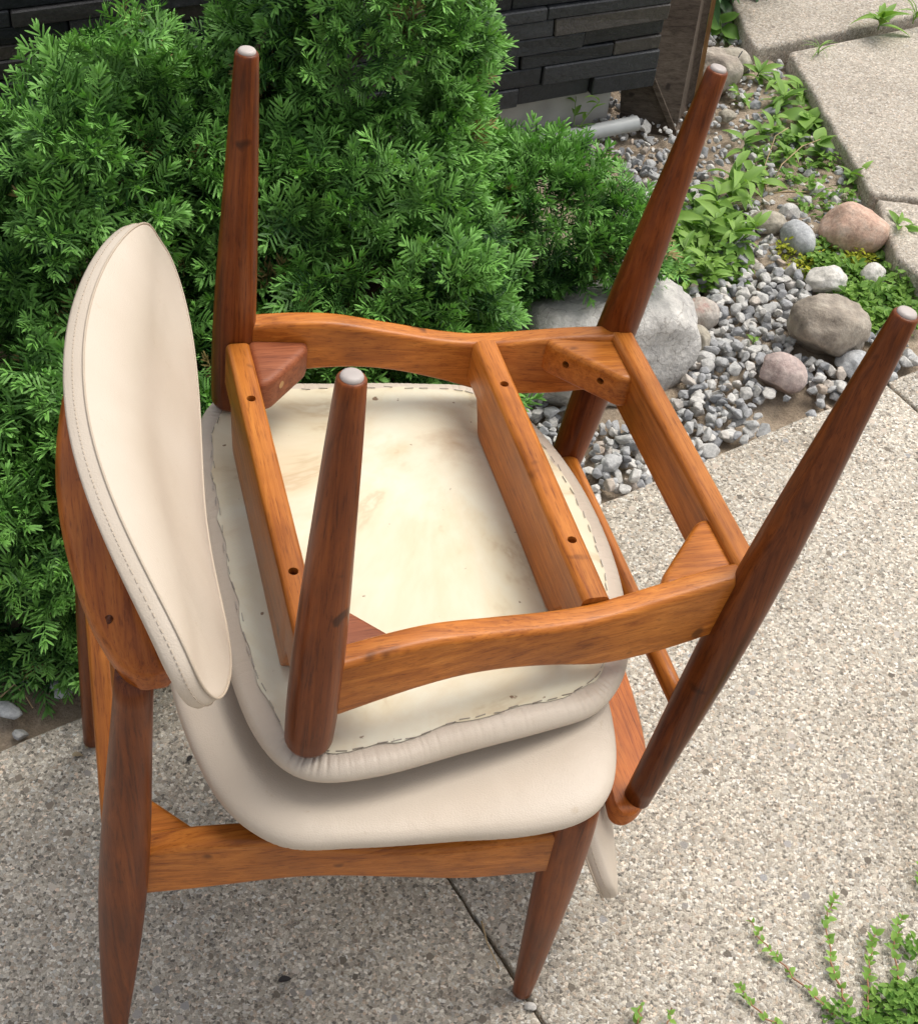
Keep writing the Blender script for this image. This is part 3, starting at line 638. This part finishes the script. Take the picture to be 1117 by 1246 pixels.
lower.location = (-.1139, .879, 0); lower.rotation_euler = (0, 0, .3236)
upper.matrix_world = Matrix.Translation((.0152, 1.0028, .8885)) @ Matrix.Rotation(.3448, 4, 'Z') @ Matrix.Rotation(-.0328, 4, 'X') @ Matrix.Rotation(math.pi + .0602, 4, 'Y')

# ================================================================== YEW SHRUB
def needle_stem(L, spacing, nl, rngl, wid=.0027, base_dir=(1, 0, 0)):
    """one shoot along +x: needles in two ranks, slightly raised, shorter towards the tip"""
    V, F, T = [], [], []
    n = int(L / spacing); radial = rngl.uniform() < .45
    for i in range(n):
        t = i / max(n - 1, 1)
        for s in (-1, 1):
            ang = (1.15 - .62 * t ** 1.5) + rngl.normal(0, .14); l_ = nl * (1 - .22 * t ** 3) * rngl.uniform(.82, 1.14); upz = rngl.normal(.28, .22)
            d = np.array((math.cos(ang), s * math.sin(ang), upz))
            if radial: th = rngl.normal(0, .8); d = np.array((d[0], d[1] * math.cos(th) - d[2] * math.sin(th), d[1] * math.sin(th) + d[2] * math.cos(th)))
            d /= np.linalg.norm(d); sd = np.cross(d, (0, 0, 1)); sd /= np.linalg.norm(sd); nz = np.cross(sd, d)
            b = np.array((L * t, 0, 0)) + d * .0008; w = wid * .5; k = len(V); dr = -.10 * l_
            V += [b - sd * w * .55, b + sd * w * .55, b + d * l_ * .5 - sd * w, b + d * l_ * .5 + sd * w, b + d * l_ * .84 - sd * w * .8 + nz * dr * .4, b + d * l_ * .84 + sd * w * .8 + nz * dr * .4, b + d * l_ + nz * dr]
            F += [(k, k + 1, k + 3), (k, k + 3, k + 2), (k + 2, k + 3, k + 5), (k + 2, k + 5, k + 4), (k + 4, k + 5, k + 6)]; T += [.06 + .62 * t ** 1.3] * 7
    for _ in range(6):                                   # crowded tip
        th = rngl.uniform(0, 6.28); d = np.array((1, .55 * math.cos(th), .55 * math.sin(th) + .2)); d /= np.linalg.norm(d); sd = np.cross(d, (.1, .2, 1)); sd /= np.linalg.norm(sd); l_ = nl * rngl.uniform(.5, .8); b = np.array((L, 0, 0)); w = wid * .5; k = len(V)
        V += [b - sd * w * .5, b + sd * w * .5, b + d * l_ * .6 - sd * w, b + d * l_ * .6 + sd * w, b + d * l_]; F += [(k, k + 1, k + 3), (k, k + 3, k + 2), (k + 2, k + 3, k + 4)]; T += [.75] * 5
    k = len(V); w = .0009                                 # the twig itself
    for x, ww in ((-.012, 1.3), (L, .5)):
        for a in range(3): V.append(np.array((x, math.cos(a * 2.094) * w * ww, math.sin(a * 2.094) * w * ww - .0006)))
    for a in range(3): F += [(k + a, k + (a + 1) % 3, k + 3 + (a + 1) % 3), (k + a, k + 3 + (a + 1) % 3, k + 3 + a)]
    T += [.10] * 6
    return np.array(V), np.array(F), np.array(T)
def sprig_data(seed):
    """a cluster of short shoots fanning out from one twig"""
    g = np.random.default_rng(seed); Vs, Fs, Ts = [], [], []; off = 0
    def put(L, org, yaw, pitch, roll, nl, fresh):
        nonlocal off
        v, f, t = needle_stem(L, .0044, nl, g); v[:, 2] -= 2.0 * np.clip(v[:, 0], 0, 1) ** 2
        M = np.array(Euler((roll, pitch, yaw)).to_matrix()); Vs.append(v @ M.T + np.array(org)); Fs.append(f + off); Ts.append(np.clip(t + fresh, 0, 1)); off += len(v)
    Lm = g.uniform(.034, .055); put(Lm, (0, 0, 0), 0, -.1, g.normal(0, .25), .0205, g.normal(0, .12))
    for k in range(int(g.integers(2, 5))):
        s = 1 if k % 2 else -1; put(g.uniform(.016, .036), (Lm * g.uniform(-.25, .55), 0, 0), s * g.uniform(.45, 1.25), -g.uniform(-.25, .75), g.normal(0, .5), .0190, g.normal(.05, .15))
    return np.concatenate(Vs), np.concatenate(Fs), np.concatenate(Ts)
SPR = [sprig_data(500 + k) for k in range(18)]
SPRM = [fast_mesh('sprig', v, f, yew_m, False, t) for v, f, t in SPR]
BL = [((-.74, 1.48, .17), (.27, .31, .27)), ((-.58, 1.25, .09), (.21, .20, .18)), ((-.52, 1.60, .24), (.15, .24, .37)), ((-.40, 1.38, .12), (.22, .22, .24)), ((-.21, 1.86, .34), (.165, .24, .50)), ((-.20, 1.62, .16), (.24, .24, .32)), ((.10, 1.94, .205), (.165, .135, .095)), ((.02, 1.99, .12), (.17, .15, .14)), ((-.37, 1.74, .23), (.2, .24, .32)), ((-.97, 1.42, .14), (.22, .3, .24)), ((-.12, 1.86, .17), (.15, .18, .25)), ((-.50, 1.15, .06), (.15, .09, .09))]
def depth_in(p):
    """how deep p lies inside the union of lobes (0 on the surface, 1 at a core)"""
    return max(1 - math.sqrt(sum(((p[i] - c[i]) / r[i]) ** 2 for i in range(3))) for c, r in BL)
place = []
for (c, r) in BL:
    area = (r[0] * r[1] + r[0] * r[2] + r[1] * r[2]) / 3 * 12.57; n_ = int(area * 2300)
    for _ in range(n_):
        d = Vector((random.gauss(0, 1), random.gauss(0, 1), random.gauss(0, 1))).normalized(); sh = 1 - abs(random.gauss(0, .15)) + random.uniform(-.02, .06)
        lump = 1 + .20 * noise.noise(Vector((d.x * 2.2 + c[0] * 5, d.y * 2.2, d.z * 2.2))) + .12 * noise.noise(Vector((d.x * 6, d.y * 6 + c[1] * 9, d.z * 6)))
        if random.random() < .04: sh += random.uniform(.03, .14)
        p = Vector([c[i] + r[i] * d[i] * sh * lump for i in range(3)])
        if p.z < .015 or p.z > 1.0: continue
        di = depth_in(p)
        if di > .42: continue
        if di < .16 and noise.noise(p * 10) + .5 * noise.noise(p * 21) < -.10: continue
        b_ = p.x * B2[0] + p.y * B2[1]
        if b_ > EDGE + .075: continue
        wy = (p - W0).dot(WN)
        if wy < .03: continue
        nrm = Vector((d.x / r[0], d.y / r[1], d.z / r[2])).normalized()
        if nrm.dot(cp - p) < -.25 * (cp - p).length and random.random() < .75: continue
        tan = Vector((random.gauss(0, 1), random.gauss(0, 1), random.gauss(0, .7)))
        ax = (nrm * .85 + tan * .62 + Vector((0, 0, .18))).normalized()
        upv = (nrm * .6 + Vector((0, -.15, .8)) + Vector((random.gauss(0, .3), random.gauss(0, .3), 0)))
        zz = (upv - ax * upv.dot(ax)).normalized(); yy = zz.cross(ax)
        M = np.array([[ax.x, yy.x, zz.x], [ax.y, yy.y, zz.y], [ax.z, yy.z, zz.z]]); place.append((p, M, random.uniform(.80, 1.22), di, nrm))
shrub = empty('yew_shrub', (-.35, 1.7, 0)); tag(shrub, 'dense dark green yew shrub growing between the patio and the black stone wall', 'shrub')
SI = Vector((-.35, 1.7, 0))
place.sort(key=lambda q: q[3] + .1 * (q[0] - cp).length - .12 * q[4].dot((cp - q[0]).normalized()))
VV, FF, TT, off = [], [], [], 0; DV, DF, DT, doff = [], [], [], 0
for i, (p, M, s, di, nrm) in enumerate(place):
    k = random.randrange(len(SPR))
    if i < 300:
        o = link('sprig', SPRM[k], shrub); o.matrix_local = Matrix.Translation(p - SI) @ Matrix(M.tolist()).to_4x4() @ Matrix.Scale(s, 4)
    elif i % 53 == 7:
        v, f, t = SPR[k]; DV.append(v @ M.T * s + np.array(p - SI)); DF.append(f + doff); DT.append(t); doff += len(v)
    else:
        v, f, t = SPR[k]; VV.append(v @ M.T * s + np.array(p - SI)); FF.append(f + off); TT.append(np.clip(t + random.uniform(-.2, .22) + .3 * noise.noise(p * 5), 0, 1)); off += len(v)
fm = link('foliage', fast_mesh('foliage', np.concatenate(VV), np.concatenate(FF), yew_m, False, np.concatenate(TT)), shrub); tag(fm, kind='stuff')
dfm = link('dead_foliage', fast_mesh('dead_foliage', np.concatenate(DV), np.concatenate(DF), leafmat('browned yew needles', (.085, .06, .025), (.26, .20, .075), .6, .1), False, np.concatenate(DT)), shrub); tag(dfm, kind='stuff')
for k in range(60):
    c, r = BL[k % len(BL)]; base = Vector((SI.x + random.uniform(-.12, .12), SI.y + random.uniform(-.1, .1), -.03)); tip = Vector([c[i] + r[i] * random.uniform(-.66, .66) for i in range(3)]); tip.z = max(tip.z, .12)
    P = [base.lerp(tip, t) + Vector((0, 0, .16 * math.sin(t * 3.1))) + Vector((noise.noise((t * 4, k, 0)), noise.noise((t * 4, k, 9)), 0)) * .05 * t - SI for t in np.linspace(0, 1, 9)]
    V, F = tube(P, list(np.linspace(.011 if k < 22 else .006, .0022, 9)), 8); mk('branch', V, F, bark, shrub)

# ================================================================== WEEDS
def leaf_mesh(name, L, W, mat, curl=.25, fold=.25, tint=.5, pw=.8, n=7):
    V, F, T = [], [], []
    for i in range(n):
        t = i / (n - 1); w = W * .5 * (math.sin(math.pi * min(1, .04 + t ** pw * .96))) ** .85; x = L * t; z = curl * L * (t - t * t * 1.6)
        V += [(x, -w, z + fold * w), (x, 0, z), (x, w, z + fold * w)]; T += [tint + .12, tint - .05, tint + .12]
    for i in range(n - 1):
        k = i * 3; F += [(k, k + 1, k + 4, k + 3), (k + 1, k + 2, k + 5, k + 4)]
    return fast_mesh(name, np.array(V), np.array(F), mat, True, T)
LEAF = {'lance': [leaf_mesh('leaf', 1, .30, weed_m, c, .3, t) for c, t in ((.25, .45), (.45, .6), (.1, .3))], 'broad': [leaf_mesh('leaf', 1, .62, weed_m, c, .2, t, .7) for c, t in ((.3, .4), (.15, .55))],
        'blade': [leaf_mesh('leaf', 1, .07, weed_m, .5, .5, .5), leaf_mesh('leaf', 1, .06, weed_m, .8, .5, .35)], 'dark': [leaf_mesh('leaf', 1, .22, darkleaf_m, .4, .3, .4), leaf_mesh('leaf', 1, .26, darkleaf_m, .2, .3, .6)], 'round': [leaf_mesh('leaf', 1, .85, weed_m, .1, .15, .15, .6)]}
def weed(name, loc, kind, n, L, h, label, cat='weed', group=None, droop=0.0, spread=1.0, seed=0):
    rr = random.Random(seed or hash((round(loc[0], 3), round(loc[1], 3)))); root = empty(name, loc); tag(root, label, cat, group)
    nst = max(1, n // 7)
    stems = []
    for s in range(nst):
        a = rr.uniform(0, 6.28); tip = Vector((math.cos(a) * h * .6 * spread * rr.uniform(.2, 1), math.sin(a) * h * .6 * spread * rr.uniform(.2, 1), h * rr.uniform(.7, 1.1))); stems.append(tip)
        P = [Vector((tip.x * t * t, tip.y * t * t, tip.z * t - .004)) for t in np.linspace(0, 1, 5)]; V, F = tube(P, list(np.linspace(.0016, .0007, 5)), 6); mk('stem', V, F, greenstem, root)
    for i in range(n):
        tip = stems[i % nst]; t = rr.uniform(.25, 1); o = link('leaf', rr.choice(LEAF[kind]), root)
        o.location = (tip.x * t * t, tip.y * t * t, tip.z * t - .004); l_ = L * rr.uniform(.65, 1.15); o.scale = (l_, l_, l_)
        o.rotation_euler = (rr.gauss(0, .25), -rr.uniform(-.1, .75) + droop, i * 2.4 + rr.gauss(0, .35))
    return root
LW = 'leafy weeds between the yew and the gravel'
for i, (x, y, n, L, lab) in enumerate([(.385, 2.215, 26, .062, 'bushy light green weed with lance leaves at the centre of the leafy clump'), (.330, 2.200, 22, .055, 'light green weed under the right end of the yew'), (.419, 2.300, 24, .062, 'tall lance-leaved weed just left of the flat tan stone'), (.452, 2.215, 20, .055, 'lance-leaved weed leaning over the top edge of the grey gravel'),
        (.336, 2.105, 22, .048, 'small-leaved green weed above the large pale boulder'), (.392, 2.09, 22, .048, 'small green weed at the gravel edge above the red-speckled stone'), (.445, 2.36, 16, .075, 'weed with long pointed leaves behind the upper chair leg'), (.30, 2.06, 16, .042, 'low green weed tucked between yew and pale boulder')]):
    weed('weed', (x, y, -.005), 'lance', n, L, .075, lab, 'weed', LW, seed=40 + i)
EW = 'weeds along the raised path'
for i, (x, y, k, n, L, lab) in enumerate([(.552, 2.80, 'lance', 14, .045, 'small weed at the corner where the two path slabs meet'), (.612, 2.78, 'lance', 22, .06, 'bushy weed hanging over the corner of the cracked path slab'), (.628, 2.668, 'broad', 16, .058, 'broad-leaved weed against the side of the cracked path slab'), (.600, 2.60, 'broad', 9, .045, 'low broad-leaved weed in the dirt beside the path edge'),
        (.655, 2.735, 'lance', 10, .05, 'weed leaning onto the top of the cracked path slab'), (.492, 2.545, 'lance', 9, .05, 'spindly weed in the brown dirt right of the upper chair leg'), (.495, 2.735, 'lance', 12, .04, 'small weed next to the tip of the far chair leg'), (.545, 2.66, 'lance', 12, .036, 'thin green weed among loose pebbles in the dirt')]):
    weed('weed', (x, y, -.008), k, n, L, .05, lab, 'weed', EW, seed=70 + i)
for i, (x, y, k, n, L, lab) in enumerate([(.575, 2.72, 'lance', 18, .05, 'upright weed in the pebbly dirt left of the broad-leaved weed'), (.520, 2.60, 'lance', 14, .045, 'narrow-leaved weed in the pebbles between the chair leg and the path'), (.640, 2.545, 'broad', 12, .045, 'weed with rounded leaves close to the path crack'), (.560, 2.52, 'lance', 16, .04, 'low branching weed beneath the dry arching stalk'), (.690, 2.46, 'lance', 14, .045, 'leafy weed pressed against the lower path edge'), (.525, 2.84, 'lance', 12, .045, 'weed sprouting between the two path corners'), (.50, 2.42, 'lance', 18, .055, 'weed with pale pointed leaves above the flat tan stone')]):
    weed('weed', (x, y, .004), k, n, L, .05, lab, 'weed', EW, seed=90 + i)
weed('dark_plant', (.40, 3.14, .0), 'dark', 70, .14, .20, 'dark green drooping plant behind the tall board', 'plant', None, .35, 1.2, 5)
weed('dark_plant', (.475, 3.22, .05), 'dark', 40, .15, .20, 'dark plant whose long leaves hang over the far path slab', 'plant', None, .45, 1.2, 6)
weed('round_leaf_plant', (.455, 3.0, .0), 'round', 5, .07, .06, 'plant with large round leaves beside the far path slab', 'plant', None, .1, 1, 7)
weed('dandelion', (.80, 3.035, .06), 'lance', 13, .075, .03, 'dandelion rosette growing in the joint between the path slabs', 'weed', None, 0, 1, 8)
weed('grass_tuft', (.885, 3.085, .06), 'blade', 9, .09, .02, 'short grass tuft in the joint, right of the dandelion', 'grass', None, -.5, 1, 9)
weed('grass_tuft', (.655, 2.90, .05), 'blade', 10, .05, .02, 'small grass tuft in the slab joint, left of the dandelion', 'grass', None, -.5, 1, 10)
weed('weed', (.765, 2.29, .03), 'lance', 9, .05, .04, 'dark green weed between the rose rock and the path crack', 'weed', EW, 0, 1, 12)
weed('weed', (.47, 1.935, .01), 'lance', 6, .014, .01, 'tiny green seedling among the grey gravel', 'weed', None, 0, 1, 13)
weed('weed', (.135, 2.50, .0), 'lance', 14, .035, .085, 'pale spindly weed growing in front of the drain pipe', 'weed', None, 0, 1.4, 14)

# ground cover: mats too fine to count
def mat_cover(name, spots_, n, lsz, mat, label, h=.03, seed=3):
    g = np.random.default_rng(seed); V, F, T = [], [], []
    for (x, y, r) in spots_:
        for _ in range(int(n * r * r / .0025)):
            a = g.uniform(0, 6.28); q = r * math.sqrt(g.uniform(0, 1)); px, py = x + q * math.cos(a), y + q * math.sin(a); top = h * (1.1 - (q / r) ** 2) * g.uniform(.25, 1.05)
            yaw = g.uniform(0, 6.28); pit = g.uniform(-.15, .8); l_ = lsz * g.uniform(.6, 1.3); w = l_ * .3
            d = np.array((math.cos(yaw) * math.cos(pit), math.sin(yaw) * math.cos(pit), math.sin(pit))); s = np.array((-math.sin(yaw), math.cos(yaw), g.uniform(-.3, .3))); b = np.array((px, py, top - .006)); k = len(V); nz = np.cross(d, s) * l_ * .08
            V += [b, b + d * l_ * .28 - s * w * .75 + nz, b + d * l_ * .28 + s * w * .75 + nz, b + d * l_ * .68 - s * w * .85 + nz, b + d * l_ * .68 + s * w * .85 + nz, b + d * l_ * .96 - s * w * .2 - nz, b + d * l_ * .96 + s * w * .2 - nz, b + d * l_ * .48 - nz * .6]; F += [(k, k + 7, k + 1), (k, k + 2, k + 7), (k + 1, k + 7, k + 3), (k + 2, k + 4, k + 7), (k + 3, k + 7, k + 5), (k + 7, k + 4, k + 6), (k + 5, k + 7, k + 6)]; T += [g.uniform(.1, .75)] * 8
    o = link(name, fast_mesh(name, np.array(V), np.array(F), mat, False, T)); tag(o, label, 'ground cover', None, 'stuff'); return o
mat_cover('ground_cover', [(.641, 2.175, .06), (.70, 2.105, .06), (.745, 2.16, .055), (.677, 2.05, .04), (.765, 2.24, .04), (.725, 2.04, .035), (.63, 2.24, .04), (.66, 2.10, .04), (.75, 2.07, .035), (.60, 2.19, .025)], 260, .016, weed_m, 'mat of small light green weeds around the white stones', .035, 3)
mat_cover('ground_cover', [(.618, 2.42, .05), (.675, 2.41, .04), (.56, 2.44, .04), (.63, 2.50, .035), (.60, 2.36, .045), (.66, 2.35, .035), (.62, 2.66, .04), (.58, 2.58, .04), (.56, 2.72, .03), (.52, 2.52, .035), (.66, 2.53, .03)], 110, .018, weed_m, 'loose light green ground cover below the path crack', .04, 4)
mat_cover('stonecrop', [(.545, 2.215, .026), (.575, 2.175, .028), (.64, 2.25, .032), (.685, 2.225, .04), (.665, 2.20, .03), (.60, 2.215, .02)], 420, .010, sedum_m, 'yellow-green stonecrop creeping around the rose and grey rocks', .035, 5)
mat_cover('ground_cover', [(.36, 2.16, .10), (.42, 2.15, .05), (.33, 2.08, .05), (.42, 2.26, .06), (.36, 2.28, .06)], 120, .020, weed_m, 'low green undergrowth beneath the leafy weeds by the yew', .045, 6)

# creeping weeds at the near corner of the patio
def runner(name, pts, label, n, lsz, parent=None, seed=0):
    rr = random.Random(seed); root = empty(name, pts[0]); tag(root, label, 'weed', 'creeping weeds on the near patio corner'); O = Vector(pts[0]); P = []
    pts = [Vector(p) for p in pts]
    for i in range(len(pts) - 1):
        for t in np.linspace(0, 1, 6, endpoint=False): P.append(pts[i].lerp(pts[i + 1], t) - O + Vector((rr.gauss(0, .0015), rr.gauss(0, .0015), rr.gauss(0, .0007))))
    P.append(pts[-1] - O); V, F = tube(P, list(np.linspace(.0013, .0006, len(P))), 6); mk('stem', V, F, stem_m, root)
    for i in range(n):
        t = (i // 2 + .5) / (n / 2); p = P[min(int(t * (len(P) - 1)), len(P) - 1)]; o = link('leaf', rr.choice(LEAF['broad']), root); o.location = p; l_ = lsz * rr.uniform(.6, 1.15); o.scale = (l_,) * 3
        q = P[min(int(t * (len(P) - 1)) + 1, len(P) - 1)] - P[max(int(t * (len(P) - 1)) - 1, 0)]; o.rotation_euler = (rr.gauss(0, .4), -rr.uniform(.05, .8), math.atan2(q.y, q.x) + (.9 if i % 2 else -.9) + rr.gauss(0, .35))
    return root
RUN = [([(.500, .735, .004), (.455, .775, .006), (.425, .810, .008), (.403, .842, .010)], 'longest creeping stem, reaching from the weed patch towards the chair', 26, .0105), ([(.520, .74, .004), (.500, .80, .008), (.497, .845, .014), (.512, .885, .02)], 'creeping stem with a tall leafy tip right of the longest one', 34, .0115),
       ([(.455, .70, .004), (.405, .735, .006), (.385, .757, .012)], 'short creeping stem at the bottom edge left of the weed patch', 18, .0105), ([(.585, .76, .004), (.578, .825, .01), (.592, .87, .016)], 'creeping stem rising at the right edge of the weed patch', 30, .012),
       ([(.63, .90, .002), (.622, .925, .008), (.628, .950, .014)], 'lone green sprout at the right picture edge above the weed patch', 12, .011), ([(.300, .683, .002), (.305, .70, .008), (.309, .716, .014)], 'tiny pale sprout near the bottom edge, right of the front chair leg', 8, .009), ([(.268, .684, .002), (.272, .70, .009), (.273, .714, .016)], 'smallest sprout at the bottom edge, closest to the front chair leg', 9, .011), ([(.54, .74, .004), (.545, .80, .01), (.556, .845, .018)], 'creeping stem in the middle of the weed patch', 32, .012)]
for i, (p, lab, n, l_) in enumerate(RUN): runner('creeping_weed', p, lab, n, l_, seed=200 + i)
mat_cover('ground_cover', [(.60, .735, .05), (.545, .715, .03), (.625, .79, .028), (.66, .75, .06), (.60, .69, .06), (.60, .83, .014), (.505, .735, .016), (.56, .765, .018), (.545, .70, .04), (.585, .77, .022)], 420, .0105, weed_m, 'bright green creeping weed patch on the near patio corner', .032, 9)

# ------------------------------------------------------------------ small litter
def litter(name, loc, size, mat, label, cat, seed):
    me = rock_mesh(name, *size, seed, .2, 6, 2); me.materials.append(mat); o = link(name, me); o.location = loc; o.rotation_euler = (0, 0, seed); tag(o, label, cat); return o
litter('white_pebble', (.1485, .7035, .003), (.0075, .0055, .005), m_white, 'small white pebble in the slab joint at the front chair foot', 'pebble', 3)
litter('grey_stone', (-.488, 1.052, .008), (.013, .020, .012), m_grey, 'pointed grey stone on the slab edge below the yew', 'stone', 4)
litter('pale_stone', (-.545, 1.008, .008), (.022, .014, .009), m_grey, 'flat pale stone at the left picture edge below the yew', 'stone', 6)
def twig(P, r, mat, label, name='twig'):
    V, F = tube([Vector(p) for p in P], list(np.linspace(r, r * .6, len(P))), 6); return tag(mk(name, V, F, mat), label, 'twig')
twig([(.085, .800, .003), (.088, .79, .006), (.094, .772, .005), (.103, .757, .004), (.110, .742, .006)], .0012, drystem_m, 'dry straw stalk lying in the slab joint under the seat')
twig([(.53, 2.42, .01), (.55, 2.47, .035), (.59, 2.52, .05), (.63, 2.555, .05)], .0014, drystem_m, 'long dry stalk arching over the brown dirt')
twig([(.52, 2.40, .01), (.518, 2.47, .03), (.535, 2.53, .06), (.56, 2.55, .07)], .0013, drystem_m, 'curved dry stalk beside the upper chair leg')
twig([(.50, 2.39, .01), (.56, 2.40, .02), (.62, 2.41, .02)], .0015, drystem_m, 'flat dry stalk lying across the dirt')
twig([(-.56, 1.03, .004), (-.545, 1.045, .015), (-.53, 1.035, .012), (-.515, 1.02, .003)], .0013, drystem_m, 'curled dry root at the left picture edge')
twig([(.462, 2.80, .05), (.480, 2.828, .075)], .0018, plain('black plastic', (.01, .01, .01), .5), 'thin black stake sticking out beside the far chair leg tip', 'black_stake')
pm = leaf_mesh('plum_leaf', .06, .018, plain('plum leaf', (.10, .035, .06), .5), .1, .3); po = link('plum_leaf', pm); po.location = (-.335, 1.43, .43); po.rotation_euler = (.3, -1.0, .9); tag(po, 'single purple leaf caught in the yew beside the backrest', 'leaf')

frag = plain('dark leaf fragment', (.035, .03, .028), .8); fragt = plain('tan leaf fragment', (.42, .33, .20), .8)
for (x, y), L, m_, lab, rz in (((-.139, .697), .016, frag, 'dark curled leaf fragment on the slab between the chair legs', .4), ((-.303, .969), .012, frag, 'black speck of leaf litter beside the seat edge on the left slab', 1.2), ((-.447, .958), .014, fragt, 'tan leaf scrap on the slab below the yew', .2), ((-.431, .970), .010, fragt, 'smaller tan leaf scrap next to the far rear chair foot', 2.0)):
    o = link('leaf_scrap', leaf_mesh('leaf_scrap', L, L * .5, m_, .3, .5)); o.location = (x, y, .0025); o.rotation_euler = (0, 0, rz); tag(o, lab, 'leaf scrap')
